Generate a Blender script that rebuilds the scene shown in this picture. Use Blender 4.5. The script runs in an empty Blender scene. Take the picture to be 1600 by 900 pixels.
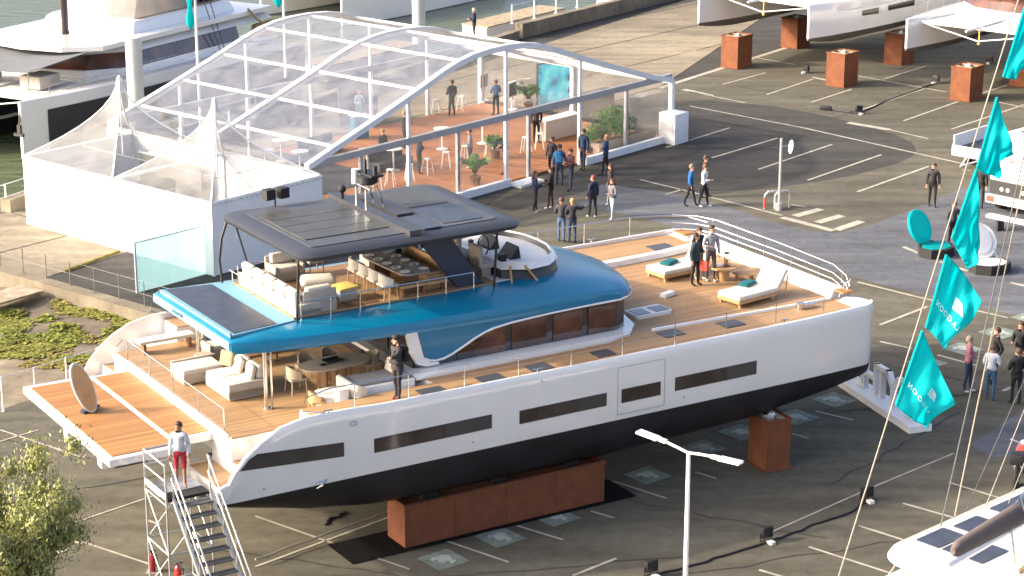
import bpy, bmesh, math, random
from mathutils import Vector, Matrix, noise as mnoise
random.seed(7)
D = bpy.data; S = bpy.context.scene; COL = S.collection
R = math.radians
# ---------------------------------------------------------------- camera, world, sun, exposure
FPX, CAMZ, PITCH = 3400.0, 24.0, 16.8537
cd = D.cameras.new('camera'); cam = D.objects.new('camera', cd); COL.objects.link(cam)
cam.location = (0, 0, CAMZ); cam.rotation_euler = (R(90 - PITCH), 0, 0)
cd.sensor_width = 36.0; cd.lens = FPX / 1600 * 36.0; cd.clip_end = 3000; cd.clip_start = 0.5
S.camera = cam
SUN_AZ, SUN_EL = R(188), R(25)          # direction towards the sun, seen from the scene
wd = D.worlds.new('World'); S.world = wd; wd.use_nodes = True
nt = wd.node_tree; sky = nt.nodes.new('ShaderNodeTexSky'); sky.sky_type = 'NISHITA'; sky.sun_disc = False
sdir = Vector((math.cos(SUN_AZ) * math.cos(SUN_EL), math.sin(SUN_AZ) * math.cos(SUN_EL), math.sin(SUN_EL)))
sky.sun_elevation = SUN_EL; sky.sun_rotation = math.atan2(sdir.x, sdir.y)
sky.air_density = 0.6; sky.dust_density = 6.0; sky.ozone_density = 0.3
nt.links.new(sky.outputs[0], nt.nodes['Background'].inputs[0]); nt.nodes['Background'].inputs[1].default_value = 0.15
sl = D.lights.new('sun', 'SUN'); sl.energy = 2.0; sl.angle = R(1.2); sl.color = (1.0, 0.86, 0.66)
so = D.objects.new('sun', sl); COL.objects.link(so); so.rotation_euler = sdir.to_track_quat('Z', 'Y').to_euler(); so.location = sdir * 200
S.view_settings.view_transform = 'Standard'; S.view_settings.look = 'None'; S.view_settings.gamma = 1
S.view_settings.exposure = 1.72
try: S.view_settings.use_curve_mapping = False
except Exception: pass
# ---------------------------------------------------------------- photo measurement helpers (pixel of the 1600 px photo -> place)
_p = R(PITCH); _F = Vector((0, math.cos(_p), -math.sin(_p))); _U = Vector((0, math.sin(_p), math.cos(_p)))
def ray(px, py): return _F + Vector((1, 0, 0)) * ((px - 800) / FPX) + _U * ((450 - py) / FPX)
def G(px, py, z=0.0):
    d = ray(px, py); t = (z - CAMZ) / d.z; return Vector((0, 0, CAMZ)) + d * t
def GY(px, py, Y):
    d = ray(px, py); return Vector((0, 0, CAMZ)) + d * (Y / d.y)
BO = Vector((-7.211, 51.361, 0)); BYAW = R(31.3)
BX = Vector((math.cos(BYAW), math.sin(BYAW), 0)); BY = Vector((-math.sin(BYAW), math.cos(BYAW), 0))
def bw(x, y, z=0.0): return BO + BX * x + BY * y + Vector((0, 0, z))
def bz(px, py, z):
    P = G(px, py, z) - BO; return P.dot(BX), P.dot(BY)
MYAW = R(49); MO = Vector((-.27, 95.2, 0)); MU = Vector((math.cos(MYAW), math.sin(MYAW), 0)); MV = Vector((-math.sin(MYAW), math.cos(MYAW), 0))
def mw(a, b, z=0.0): return MO + MU * a + MV * b + Vector((0, 0, z))
def mz(px, py, z=0.0):
    P = G(px, py, z) - MO; return P.dot(MU), P.dot(MV)
# ---------------------------------------------------------------- materials
MATS = {}
def mat(name, col, rough=.5, metal=0, var=0.0, vs=2.0, bump=0.0, bs=30.0, coat=0.0, spec=.5, detail=4):
    if name in MATS: return MATS[name]
    m = D.materials.new(name); m.use_nodes = True; n = m.node_tree; b = n.nodes['Principled BSDF']; MATS[name] = m
    b.inputs['Base Color'].default_value = (*col, 1); b.inputs['Roughness'].default_value = rough; b.inputs['Metallic'].default_value = metal
    b.inputs['Coat Weight'].default_value = coat; b.inputs['Coat Roughness'].default_value = .08; b.inputs['Specular IOR Level'].default_value = spec
    if var or bump:
        tc = n.nodes.new('ShaderNodeTexCoord')
    if var:
        nz = n.nodes.new('ShaderNodeTexNoise'); nz.inputs['Scale'].default_value = vs; nz.inputs['Detail'].default_value = detail
        n.links.new(tc.outputs['Object'], nz.inputs['Vector'])
        rp = n.nodes.new('ShaderNodeValToRGB'); rp.color_ramp.elements[0].position = .3; rp.color_ramp.elements[1].position = .7
        rp.color_ramp.elements[0].color = (*[max(0, c * (1 - var)) for c in col], 1); rp.color_ramp.elements[1].color = (*[min(1, c * (1 + var)) for c in col], 1)
        n.links.new(nz.outputs['Fac'], rp.inputs[0]); n.links.new(rp.outputs[0], b.inputs['Base Color'])
    if bump:
        n2 = n.nodes.new('ShaderNodeTexNoise'); n2.inputs['Scale'].default_value = bs; n2.inputs['Detail'].default_value = 3
        n.links.new(tc.outputs['Object'], n2.inputs['Vector']); bp = n.nodes.new('ShaderNodeBump'); bp.inputs['Strength'].default_value = bump
        bp.inputs['Distance'].default_value = .02; n.links.new(n2.outputs['Fac'], bp.inputs['Height']); n.links.new(bp.outputs[0], b.inputs['Normal'])
    return m
def nodes_of(name):
    m = D.materials.new(name); m.use_nodes = True; MATS[name] = m; return m, m.node_tree, m.node_tree.nodes['Principled BSDF']
def mk_asphalt(name, c1, c2, c3):
    m, n, b = nodes_of(name); tc = n.nodes.new('ShaderNodeTexCoord')
    a = n.nodes.new('ShaderNodeTexNoise'); a.inputs['Scale'].default_value = .09; a.inputs['Detail'].default_value = 5; a.inputs['Distortion'].default_value = .6
    f = n.nodes.new('ShaderNodeTexNoise'); f.inputs['Scale'].default_value = 2.2; f.inputs['Detail'].default_value = 6; f.inputs['Roughness'].default_value = .7
    g = n.nodes.new('ShaderNodeTexNoise'); g.inputs['Scale'].default_value = 28; g.inputs['Detail'].default_value = 2
    mp = n.nodes.new('ShaderNodeMapping'); mp.inputs['Scale'].default_value = (.35, 2.2, 1); mp.inputs['Rotation'].default_value = (0, 0, -.55)
    st = n.nodes.new('ShaderNodeTexNoise'); st.inputs['Scale'].default_value = .5; st.inputs['Detail'].default_value = 4
    for t in (a, f, g): n.links.new(tc.outputs['Object'], t.inputs['Vector'])
    n.links.new(tc.outputs['Object'], mp.inputs['Vector']); n.links.new(mp.outputs[0], st.inputs['Vector'])
    r = n.nodes.new('ShaderNodeValToRGB'); r.color_ramp.elements[0].position = .36; r.color_ramp.elements[1].position = .64
    r.color_ramp.elements[0].color = (*c1, 1); r.color_ramp.elements[1].color = (*c2, 1); n.links.new(a.outputs['Fac'], r.inputs[0])
    def over(src, fac, lo, hi, amt, blend='MULTIPLY'):
        rr = n.nodes.new('ShaderNodeValToRGB'); rr.color_ramp.elements[0].position = .3; rr.color_ramp.elements[1].position = .72
        rr.color_ramp.elements[0].color = (lo, lo, lo, 1); rr.color_ramp.elements[1].color = (hi, hi, hi, 1); n.links.new(fac, rr.inputs[0])
        x = n.nodes.new('ShaderNodeMix'); x.data_type = 'RGBA'; x.blend_type = blend; x.inputs[0].default_value = amt
        n.links.new(src, x.inputs[6]); n.links.new(rr.outputs[0], x.inputs[7]); return x.outputs[2]
    o = over(r.outputs[0], f.outputs['Fac'], .72, 1.18, .85); o = over(o, g.outputs['Fac'], .75, 1.2, .6); o = over(o, st.outputs['Fac'], .62, 1.2, .8)
    vo = n.nodes.new('ShaderNodeTexNoise'); vo.inputs['Scale'].default_value = .55; vo.inputs['Detail'].default_value = 8; vo.inputs['Roughness'].default_value = .75; vo.inputs['Distortion'].default_value = 1.5; n.links.new(tc.outputs['Object'], vo.inputs['Vector'])
    sr = n.nodes.new('ShaderNodeValToRGB'); sr.color_ramp.elements[0].position = .30; sr.color_ramp.elements[1].position = .42; sr.color_ramp.elements[0].color = (.62, .62, .63, 1); sr.color_ramp.elements[1].color = (1, 1, 1, 1); n.links.new(vo.outputs['Fac'], sr.inputs[0])
    xx = n.nodes.new('ShaderNodeMix'); xx.data_type = 'RGBA'; xx.blend_type = 'MULTIPLY'; xx.inputs[0].default_value = .8; n.links.new(o, xx.inputs[6]); n.links.new(sr.outputs[0], xx.inputs[7]); o = xx.outputs[2]
    n.links.new(o, b.inputs['Base Color']); b.inputs['Roughness'].default_value = .92; b.inputs['Specular IOR Level'].default_value = .25
    bp = n.nodes.new('ShaderNodeBump'); bp.inputs['Strength'].default_value = .35; bp.inputs['Distance'].default_value = .01
    n.links.new(g.outputs['Fac'], bp.inputs['Height']); n.links.new(bp.outputs[0], b.inputs['Normal']); return m
mk_asphalt('asphalt', (.092, .086, .066), (.128, .119, .091), None)
mk_asphalt('asphalt_dark', (.050, .048, .045), (.064, .062, .057), None)  # dark tone for slab joints, tar seams and the painted shadow sheet
mk_asphalt('road_grey', (.105, .112, .128), (.13, .138, .155), None)
mk_asphalt('concrete', (.20, .172, .128), (.27, .235, .175), None)
mk_asphalt('bank_soil', (.15, .125, .09), (.24, .20, .145), None)
def mk_teak(name, c1, c2, width, axis):
    m, n, b = nodes_of(name); tc = n.nodes.new('ShaderNodeTexCoord'); sx = n.nodes.new('ShaderNodeSeparateXYZ'); n.links.new(tc.outputs['Object'], sx.inputs[0])
    dv = n.nodes.new('ShaderNodeMath'); dv.operation = 'DIVIDE'; dv.inputs[1].default_value = width; n.links.new(sx.outputs[axis], dv.inputs[0])
    fr = n.nodes.new('ShaderNodeMath'); fr.operation = 'FRACT'; n.links.new(dv.outputs[0], fr.inputs[0])
    fl = n.nodes.new('ShaderNodeMath'); fl.operation = 'FLOOR'; n.links.new(dv.outputs[0], fl.inputs[0])
    wn = n.nodes.new('ShaderNodeTexWhiteNoise'); wn.noise_dimensions = '1D'; n.links.new(fl.outputs[0], wn.inputs['W'])
    mp = n.nodes.new('ShaderNodeMapping'); mp.inputs['Scale'].default_value = (1.2, 18, 1) if axis == 1 else (18, 1.2, 1); n.links.new(tc.outputs['Object'], mp.inputs['Vector'])
    nz = n.nodes.new('ShaderNodeTexNoise'); nz.inputs['Scale'].default_value = 1; nz.inputs['Detail'].default_value = 4; n.links.new(mp.outputs[0], nz.inputs['Vector'])
    ad = n.nodes.new('ShaderNodeMath'); ad.operation = 'ADD'; n.links.new(wn.outputs['Value'], ad.inputs[0]); n.links.new(nz.outputs['Fac'], ad.inputs[1])
    hf = n.nodes.new('ShaderNodeMath'); hf.operation = 'MULTIPLY'; hf.inputs[1].default_value = .5; n.links.new(ad.outputs[0], hf.inputs[0])
    r = n.nodes.new('ShaderNodeValToRGB'); r.color_ramp.elements[0].position = .2; r.color_ramp.elements[1].position = .85
    r.color_ramp.elements[0].color = (*c1, 1); r.color_ramp.elements[1].color = (*c2, 1); n.links.new(hf.outputs[0], r.inputs[0])
    lt = n.nodes.new('ShaderNodeMath'); lt.operation = 'LESS_THAN'; lt.inputs[1].default_value = .1; n.links.new(fr.outputs[0], lt.inputs[0])
    x = n.nodes.new('ShaderNodeMix'); x.data_type = 'RGBA'; x.inputs[7].default_value = (.09, .055, .03, 1); n.links.new(lt.outputs[0], x.inputs[0]); n.links.new(r.outputs[0], x.inputs[6])
    n.links.new(x.outputs[2], b.inputs['Base Color']); b.inputs['Roughness'].default_value = .62; return m
mk_teak('teak', (.285, .165, .075), (.42, .265, .13), .11, 1)
mk_teak('teak_orange', (.26, .115, .032), (.43, .215, .068), .16, 1)
mk_teak('wood_floor', (.30, .115, .04), (.45, .19, .072), .22, 0)
def mk_clear(name, tint, gloss, haze, hazecol=(.8, .82, .85), con=.5, bmp=.12):
    m = D.materials.new(name); m.use_nodes = True; n = m.node_tree; MATS[name] = m
    for q in list(n.nodes):
        if q.type == 'BSDF_PRINCIPLED': n.nodes.remove(q)
    out = n.nodes['Material Output']; tr = n.nodes.new('ShaderNodeBsdfTransparent'); tr.inputs[0].default_value = (*tint, 1)
    df = n.nodes.new('ShaderNodeBsdfDiffuse'); df.inputs[0].default_value = (*hazecol, 1)
    tl = n.nodes.new('ShaderNodeBsdfTranslucent'); tl.inputs[0].default_value = (*hazecol, 1)
    ml = n.nodes.new('ShaderNodeMixShader'); ml.inputs[0].default_value = .4; n.links.new(df.outputs[0], ml.inputs[1]); n.links.new(tl.outputs[0], ml.inputs[2])
    gl = n.nodes.new('ShaderNodeBsdfGlossy'); gl.inputs['Roughness'].default_value = .06
    tc = n.nodes.new('ShaderNodeTexCoord'); nz = n.nodes.new('ShaderNodeTexNoise'); nz.inputs['Scale'].default_value = .9; nz.inputs['Detail'].default_value = 5; nz.inputs['Distortion'].default_value = 1.2
    n.links.new(tc.outputs['Object'], nz.inputs['Vector']); mr = n.nodes.new('ShaderNodeMapRange'); mr.inputs[1].default_value = .3; mr.inputs[2].default_value = .75
    mr.inputs[3].default_value = haze * (1 - con); mr.inputs[4].default_value = haze * (1 + con); n.links.new(nz.outputs['Fac'], mr.inputs[0])
    bp = n.nodes.new('ShaderNodeBump'); bp.inputs['Strength'].default_value = bmp; bp.inputs['Distance'].default_value = .1; n.links.new(nz.outputs['Fac'], bp.inputs['Height']); n.links.new(bp.outputs[0], gl.inputs['Normal'])
    m1 = n.nodes.new('ShaderNodeMixShader'); n.links.new(mr.outputs[0], m1.inputs[0]); n.links.new(tr.outputs[0], m1.inputs[1]); n.links.new(ml.outputs[0], m1.inputs[2])
    fz = n.nodes.new('ShaderNodeFresnel'); fz.inputs[0].default_value = 1.45; mu = n.nodes.new('ShaderNodeMath'); mu.operation = 'MULTIPLY'; mu.inputs[1].default_value = gloss; n.links.new(fz.outputs[0], mu.inputs[0])
    m2 = n.nodes.new('ShaderNodeMixShader'); n.links.new(mu.outputs[0], m2.inputs[0]); n.links.new(m1.outputs[0], m2.inputs[1]); n.links.new(gl.outputs[0], m2.inputs[2])
    n.links.new(m2.outputs[0], out.inputs[0]); return m
mk_clear('pvc', (.88, .88, .87), .34, .23, (.76, .75, .71), con=.55)
mk_clear('pvc_thin', (.86, .87, .88), .3, .22, (.80, .80, .79), con=.3)
mk_clear('pvc_wall', (.92, .92, .92), .6, .08)
mk_clear('glass_rail', (.98, .98, .98), .25, .012)
mk_clear('glass_aqua', (.74, .91, .92), .3, .62, (.54, .73, .76), con=.10)
mk_clear('enclosure', (.80, .82, .85), .5, .35, con=.15)
def mk_corten():
    m, n, b = nodes_of('corten'); tc = n.nodes.new('ShaderNodeTexCoord'); a = n.nodes.new('ShaderNodeTexNoise'); a.inputs['Scale'].default_value = 2.5; a.inputs['Detail'].default_value = 8; a.inputs['Roughness'].default_value = .65
    n.links.new(tc.outputs['Object'], a.inputs['Vector']); r = n.nodes.new('ShaderNodeValToRGB'); e = r.color_ramp.elements
    e[0].position = .3; e[0].color = (.115, .038, .016, 1); e[1].position = .7; e[1].color = (.20, .068, .025, 1); q = e.new(.5); q.color = (.155, .05, .019, 1)
    n.links.new(a.outputs['Fac'], r.inputs[0]); n.links.new(r.outputs[0], b.inputs['Base Color']); b.inputs['Roughness'].default_value = .85
    bp = n.nodes.new('ShaderNodeBump'); bp.inputs['Strength'].default_value = .2; n.links.new(a.outputs['Fac'], bp.inputs['Height']); n.links.new(bp.outputs[0], b.inputs['Normal'])
mk_corten()
def mk_water():
    m, n, b = nodes_of('water'); b.inputs['Base Color'].default_value = (.10, .125, .075, 1); b.inputs['Roughness'].default_value = .16
    tc = n.nodes.new('ShaderNodeTexCoord'); a = n.nodes.new('ShaderNodeTexNoise'); a.inputs['Scale'].default_value = .8; a.inputs['Detail'].default_value = 6
    mp = n.nodes.new('ShaderNodeMapping'); mp.inputs['Scale'].default_value = (.6, 1.6, 1); n.links.new(tc.outputs['Object'], mp.inputs['Vector']); n.links.new(mp.outputs[0], a.inputs['Vector'])
    bp = n.nodes.new('ShaderNodeBump'); bp.inputs['Strength'].default_value = .7; bp.inputs['Distance'].default_value = .25; n.links.new(a.outputs['Fac'], bp.inputs['Height']); n.links.new(bp.outputs[0], b.inputs['Normal'])
mk_water()
mat('gelcoat', (.79, .775, .745), .18, var=.04, vs=.45, coat=1.0, bump=.05, bs=.9, detail=7)
mat('gel_matte', (.72, .71, .68), .5, var=.03, vs=1.5)
mat('antifoul', (.013, .014, .017), .5, var=.55, vs=.7, bump=.1, bs=2, detail=8)
mat('glass_grey', (.046, .045, .049), .06, var=.25, vs=.5, coat=.6)
mat('glass_inner', (.036, .028, .026), .08, var=.6, vs=1.6, coat=.5)
mat('antifoul_grey', (.10, .105, .10), .6, var=.2, vs=1)
mat('navy', (.018, .022, .035), .35, var=.2, vs=.8, coat=.3)
mat('blue', (.0, .155, .285), .32, metal=.0, var=.05, vs=.7, coat=.45)
mat('blue_sky_sheen', (.15, .31, .42), .65, var=.06, vs=1.5, spec=.25)  # roof blue with reflected sky mixed into the colour
mat('glass_dark', (.035, .032, .034), .08, var=.5, vs=.8, coat=.5)
mat('glass_brown', (.085, .034, .022), .07, var=.9, vs=.75, coat=.6)
mat('trim_dark', (.035, .034, .036), .4)
mat('hardtop', (.055, .058, .066), .5, var=.25, vs=.5, coat=.1)
mat('hardtop_dark', (.03, .033, .042), .45, coat=.15)
mat('solar', (.035, .042, .06), .4, var=.25, vs=3, coat=.1)
mat('solar_olive', (.052, .052, .044), .45, var=.2, vs=2.5, coat=.1)
mat('deep_blue', (.006, .02, .055), .4)
mat('steel', (.62, .62, .62), .22, metal=1)
mat('white_metal', (.78, .78, .78), .4, var=.03, vs=3)
mat('post_grey', (.16, .155, .15), .6, var=.2)
mat('grey_metal', (.42, .43, .45), .4, metal=.4, var=.05)
mat('galv', (.55, .55, .54), .45, metal=.7, var=.1, vs=6)
mat('black', (.013, .013, .015), .5)
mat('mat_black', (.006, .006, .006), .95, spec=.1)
mat('rubber', (.016, .016, .017), .8, var=.2, vs=8)
mat('fabric_white', (.56, .52, .46), .9, var=.05, vs=4, bump=.2, bs=60)
mat('fabric_cream', (.40, .355, .30), .92, var=.08, vs=5, bump=.2, bs=60)
mat('fabric_grey', (.235, .225, .21), .92, var=.08, vs=5, bump=.2, bs=60)
mat('fabric_tan', (.34, .25, .16), .92, var=.1, vs=6)
mat('wicker', (.36, .29, .22), .85, var=.2, vs=40)
mat('tent_white', (.82, .82, .82), .7, var=.015, vs=.8, bump=.12, bs=1.6)
mat('wood_tan', (.44, .27, .125), .6, var=.15, vs=3)
mat('wood_brown', (.17, .085, .04), .55, var=.2, vs=3)
mat('carpet', (.055, .058, .068), .95, var=.15, vs=2)
mat('plate', (.70, .70, .69), .3)
mat('plate_dark', (.12, .12, .12), .4)
mat('yellow', (.62, .47, .12), .9, var=.08, vs=6)
mat('olive', (.16, .155, .08), .7, var=.1)
mat('teal_cloth', (.0, .10, .12), .9, var=.15, vs=6)
def mk_flag():
    m, n, b = nodes_of('teal_flag'); b.inputs['Base Color'].default_value = (.0, .47, .50, 1); b.inputs['Roughness'].default_value = .7; b.inputs['Specular IOR Level'].default_value = .2
    tl = n.nodes.new('ShaderNodeBsdfTranslucent'); tl.inputs[0].default_value = (.0, .62, .66, 1); mx = n.nodes.new('ShaderNodeMixShader'); mx.inputs[0].default_value = .5
    n.links.new(b.outputs[0], mx.inputs[1]); n.links.new(tl.outputs[0], mx.inputs[2]); n.links.new(mx.outputs[0], n.nodes['Material Output'].inputs[0])
mk_flag()
mat('lilac_letter', (.55, .78, .80), .8)
mat('paint_white', (.34, .32, .265), .85, var=.25, vs=2.5, detail=8)
mat('paint_green', (.15, .185, .155), .9, var=.3, vs=3, detail=8)
mat('glyph', (.32, .35, .32), .9, var=.2, vs=4)
mat('pole_white', (.80, .80, .80), .4)
mat('pile_grey', (.46, .50, .49), .5, var=.06, vs=1)
mat('red_ext', (.45, .015, .02), .35, coat=.4)
mat('screen_frame', (.02, .02, .025), .4)
mat('moss', (.15, .165, .02), .95, var=.4, vs=3)
mat('moss2', (.2, .17, .035), .95, var=.4, vs=3)
mat('leaf', (.065, .17, .03), .6, var=.35, vs=2)
mat('leaf_yellow', (.31, .32, .085), .6, var=.3, vs=1.2)
mat('leaf_dark', (.23, .24, .10), .65, var=.3, vs=1.2)
mat('bark', (.12, .085, .055), .9, var=.3, vs=6)
mat('rope_light', (.33, .285, .235), .8); mat('rope_dark', (.10, .10, .10), .7)
mat('boom_cover', (.10, .08, .078), .85, var=.1, vs=2)
mat('awning', (.12, .13, .145), .85, var=.1, vs=1)
mat('mast_brown', (.05, .032, .032), .45)
mat('straw', (.38, .27, .16), .95, var=.3, vs=8)
mat('orange_red', (.55, .07, .05), .5)
mat('plank_old', (.30, .24, .165), .9, var=.35, vs=3)
# ---------------------------------------------------------------- mesh builder
class MB:
    def __init__(s): s.v = []; s.f = []; s.m = []
    def add(s, vs, fs, mi=0):
        o = len(s.v); s.v += [tuple(p) for p in vs]; s.f += [tuple(i + o for i in f) for f in fs]; s.m += [mi] * len(fs); return s
    def box(s, c, d, rz=0, mi=0, tx=1, ty=1):
        x, y, z = d[0] / 2, d[1] / 2, d[2] / 2; co, si = math.cos(rz), math.sin(rz); vs = []
        for k, (px, py) in ((0, (1, 1)), (1, (tx, ty))):
            for a, b in ((-1, -1), (1, -1), (1, 1), (-1, 1)):
                X, Y = a * x * px, b * y * py; vs.append((c[0] + X * co - Y * si, c[1] + X * si + Y * co, c[2] + (z if k else -z)))
        return s.add(vs, [(3, 2, 1, 0), (4, 5, 6, 7), (0, 1, 5, 4), (1, 2, 6, 5), (2, 3, 7, 6), (3, 0, 4, 7)], mi)
    def bb(s, x0, x1, y0, y1, z0, z1, mi=0): return s.box(((x0 + x1) / 2, (y0 + y1) / 2, (z0 + z1) / 2), (x1 - x0, y1 - y0, z1 - z0), 0, mi)
    def prism(s, poly, z0, z1, mi=0, mtop=None):
        n = len(poly); A = sum(poly[i][0] * poly[(i + 1) % n][1] - poly[(i + 1) % n][0] * poly[i][1] for i in range(n))
        if A < 0: poly = poly[::-1]
        vs = [(p[0], p[1], z0) for p in poly] + [(p[0], p[1], z1) for p in poly]
        s.add(vs, [tuple(range(n - 1, -1, -1))] + [(i, (i + 1) % n, n + (i + 1) % n, n + i) for i in range(n)], mi)
        o = len(s.v) - n; s.f.append(tuple(range(o, o + n))); s.m.append(mi if mtop is None else mtop); return s
    def sheet(s, poly, z, mi=0):
        n = len(poly); A = sum(poly[i][0] * poly[(i + 1) % n][1] - poly[(i + 1) % n][0] * poly[i][1] for i in range(n))
        if A < 0: poly = poly[::-1]
        return s.add([(p[0], p[1], z) for p in poly], [tuple(range(n))], mi)
    def loft(s, rings, closed=True, caps=True, mi=0):
        n = len(rings[0]); vs = [p for r in rings for p in r]; fs = []
        for i in range(len(rings) - 1):
            for j in range(n if closed else n - 1):
                k = (j + 1) % n; fs.append((i * n + j, i * n + k, (i + 1) * n + k, (i + 1) * n + j))
        if caps and closed: fs += [tuple(range(n - 1, -1, -1)), tuple((len(rings) - 1) * n + j for j in range(n))]
        return s.add(vs, fs, mi)
    def tube(s, pts, r, n=6, mi=0, closed=False):
        pts = [Vector(p) for p in pts]; m = len(pts); rr = r if isinstance(r, (list, tuple)) else [r] * m; rings = []; prev = None
        for i, p in enumerate(pts):
            a = pts[(i - 1) % m] if (i > 0 or closed) else p; b = pts[(i + 1) % m] if (i < m - 1 or closed) else p
            t = (b - a).normalized()
            if prev is None: up = Vector((0, 0, 1)) if abs(t.z) < .95 else Vector((1, 0, 0))
            else: up = prev
            x = t.cross(up).normalized(); y = x.cross(t).normalized(); prev = y
            rings.append([p + x * (rr[i] * math.cos(2 * math.pi * k / n)) + y * (rr[i] * math.sin(2 * math.pi * k / n)) for k in range(n)])
        if closed: rings.append(rings[0]); return s.loft(rings, True, False, mi)
        return s.loft(rings, True, True, mi)
    def cyl(s, c, r, h, n=16, mi=0, r2=None):
        r2 = r if r2 is None else r2
        return s.loft([[(c[0] + q * math.cos(2 * math.pi * k / n), c[1] + q * math.sin(2 * math.pi * k / n), z) for k in range(n)] for q, z in ((r, c[2]), (r2, c[2] + h))], True, True, mi)
    def ball(s, c, r, nu=10, nv=7, mi=0):
        r = r if isinstance(r, (tuple, list)) else (r, r, r); rings = []
        for j in range(nv + 1):
            t = -math.pi / 2 + math.pi * (j / nv) * .998 + .001; rings.append([(c[0] + r[0] * math.cos(t) * math.cos(2 * math.pi * k / nu), c[1] + r[1] * math.cos(t) * math.sin(2 * math.pi * k / nu), c[2] + r[2] * math.sin(t)) for k in range(nu)])
        return s.loft(rings, True, True, mi)
    def rbox(s, c, d, r=.06, rz=0, mi=0, seg=2, tilt=0):
        bm = bmesh.new(); bmesh.ops.create_cube(bm, size=1); bmesh.ops.scale(bm, vec=d, verts=bm.verts)
        bmesh.ops.bevel(bm, geom=list(bm.edges), offset=min(r, min(d) * .49), segments=seg, profile=.6, affect='EDGES')
        M = Matrix.Translation(c) @ Matrix.Rotation(rz, 4, 'Z') @ Matrix.Rotation(tilt, 4, 'Y'); bmesh.ops.transform(bm, matrix=M, verts=bm.verts)
        bm.verts.index_update(); s.add([v.co[:] for v in bm.verts], [[v.index for v in f.verts] for f in bm.faces], mi); bm.free(); return s
    def mesh(s, name, mats, smooth=True, ang=38):
        me = D.meshes.new(name); me.from_pydata(s.v, [], s.f)
        for q in (mats if isinstance(mats, (list, tuple)) else [mats]): me.materials.append(MATS[q] if isinstance(q, str) else q)
        me.polygons.foreach_set('material_index', s.m)
        if smooth:
            me.polygons.foreach_set('use_smooth', [True] * len(s.f)); me.update()
            try: me.set_sharp_from_angle(angle=R(ang))
            except Exception: pass
        me.update(); return me
    def build(s, name, mats, parent=None, smooth=True, ang=38): return link(name, s.mesh(name, mats, smooth, ang), parent)
def link(name, me, parent=None):
    o = D.objects.new(name, me); COL.objects.link(o)
    if parent: o.parent = parent
    return o
def tag(o, label, cat, group=None):
    o['label'] = label; o['category'] = cat
    if group: o['group'] = group
    return o
def struct(o, kind='structure'): o['kind'] = kind; return o
def thing(name, label, cat, loc=(0, 0, 0), rz=0, group=None):
    o = D.objects.new(name, None); COL.objects.link(o); o.location = loc; o.rotation_euler = (0, 0, rz); o.empty_display_size = .2; return tag(o, label, cat, group)
def copy_tree(o, parent=None):
    c = o.copy(); COL.objects.link(c); c.parent = parent
    for ch in list(o.children): copy_tree(ch, c)
    return c
def text_mesh(txt, size, extrude=0.0, spacing=1.0):
    cu = D.curves.new('txt', 'FONT'); cu.body = txt; cu.size = size; cu.extrude = extrude; cu.align_x = 'CENTER'; cu.align_y = 'CENTER'; cu.space_character = spacing; cu.resolution_u = 3
    o = D.objects.new('txt', cu); COL.objects.link(o); dg = bpy.context.evaluated_depsgraph_get(); me = D.meshes.new_from_object(o.evaluated_get(dg)); D.objects.remove(o); D.curves.remove(cu); return me
def smoothstep(t): t = max(0, min(1, t)); return t * t * (3 - 2 * t)
def interp(x, tab):
    if x <= tab[0][0]: return tab[0][1]
    for (a, p), (b, q) in zip(tab, tab[1:]):
        if x <= b: return p + (q - p) * (x - a) / (b - a)
    return tab[-1][1]
# ================================================================ SETTING
def xy(v): return (v.x, v.y)
seabed = struct(MB().sheet([(-400, -50), (500, -50), (500, 900), (-400, 900)], -3.4).build('terrain', 'bank_soil'))
water = struct(MB().sheet([(-400, -40), (480, -40), (480, 880), (-400, 880)], -2.3).build('water', 'water'))
QE = [(-40, 56), (-25.2, 85.2), (-22, 90.6), (0, 131.9), (8.5, 143.7), (180, 380)]            # quay edge towards the harbour
PITW = [(-25.2, 85.2), (-20, 81.3), (-12.3, 75.0), (-7.6, 71.1)]                              # wall of the drained inlet
PITN = [(-7.6, 71.1), (-13.9, 68.9), (-16.4, 65.8), (-40, 36.5)]
lot = QE[1:] + [(300, 380), (300, 5), (-60, 5), (-60, 12)] + PITN[::-1][:3] + PITW[::-1][:3]
lot_o = struct(MB().prism(lot, -3.0, 0.0, 1, 0).build('parking_lot', ['asphalt', 'concrete'], smooth=False))
# inlet bed: uneven, mud and stones
def inside(p, poly):
    c = False; j = len(poly) - 1
    for i in range(len(poly)):
        (xi, yi), (xj, yj) = poly[i], poly[j]
        if (yi > p[1]) != (yj > p[1]) and p[0] < (xj - xi) * (p[1] - yi) / (yj - yi) + xi: c = not c
        j = i
    return c
pit = [(-6.5, 70.9), (-13.5, 68.2), (-16.8, 65.0), (-26, 53), (-34, 66), (-26, 86), (-19.5, 81.8), (-11.8, 75.6)]
def bed_z(x, y):
    d = smoothstep((-x - 18) / 9)
    return -.36 - 1.4 * d + .15 * mnoise.noise((x * .45, y * .45, 0)) + .1 * mnoise.noise((x * 1.3, y * 1.3, 3)) + .05 * mnoise.noise((x * 4, y * 4, 7))
mb = MB(); n = 90; vs = []; fs = []
for j in range(n + 1):
    for i in range(n + 1):
        x = -36 + 32 * i / n; y = 50 + 38 * j / n; vs.append((x, y, bed_z(x, y)))
for j in range(n):
    for i in range(n):
        q = (j * (n + 1) + i); c = ((vs[q][0] + vs[q + n + 2][0]) / 2, (vs[q][1] + vs[q + n + 2][1]) / 2)
        if inside(c, [(-4, 72), (-13.5, 67), (-16.8, 64), (-28, 50), (-36, 60), (-28, 88), (-19, 83.5), (-10, 77)]): fs.append((q, q + 1, q + n + 2, q + n + 1))
struct(mb.add(vs, fs).build('inlet_bed', 'bank_soil', ang=80))
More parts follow.
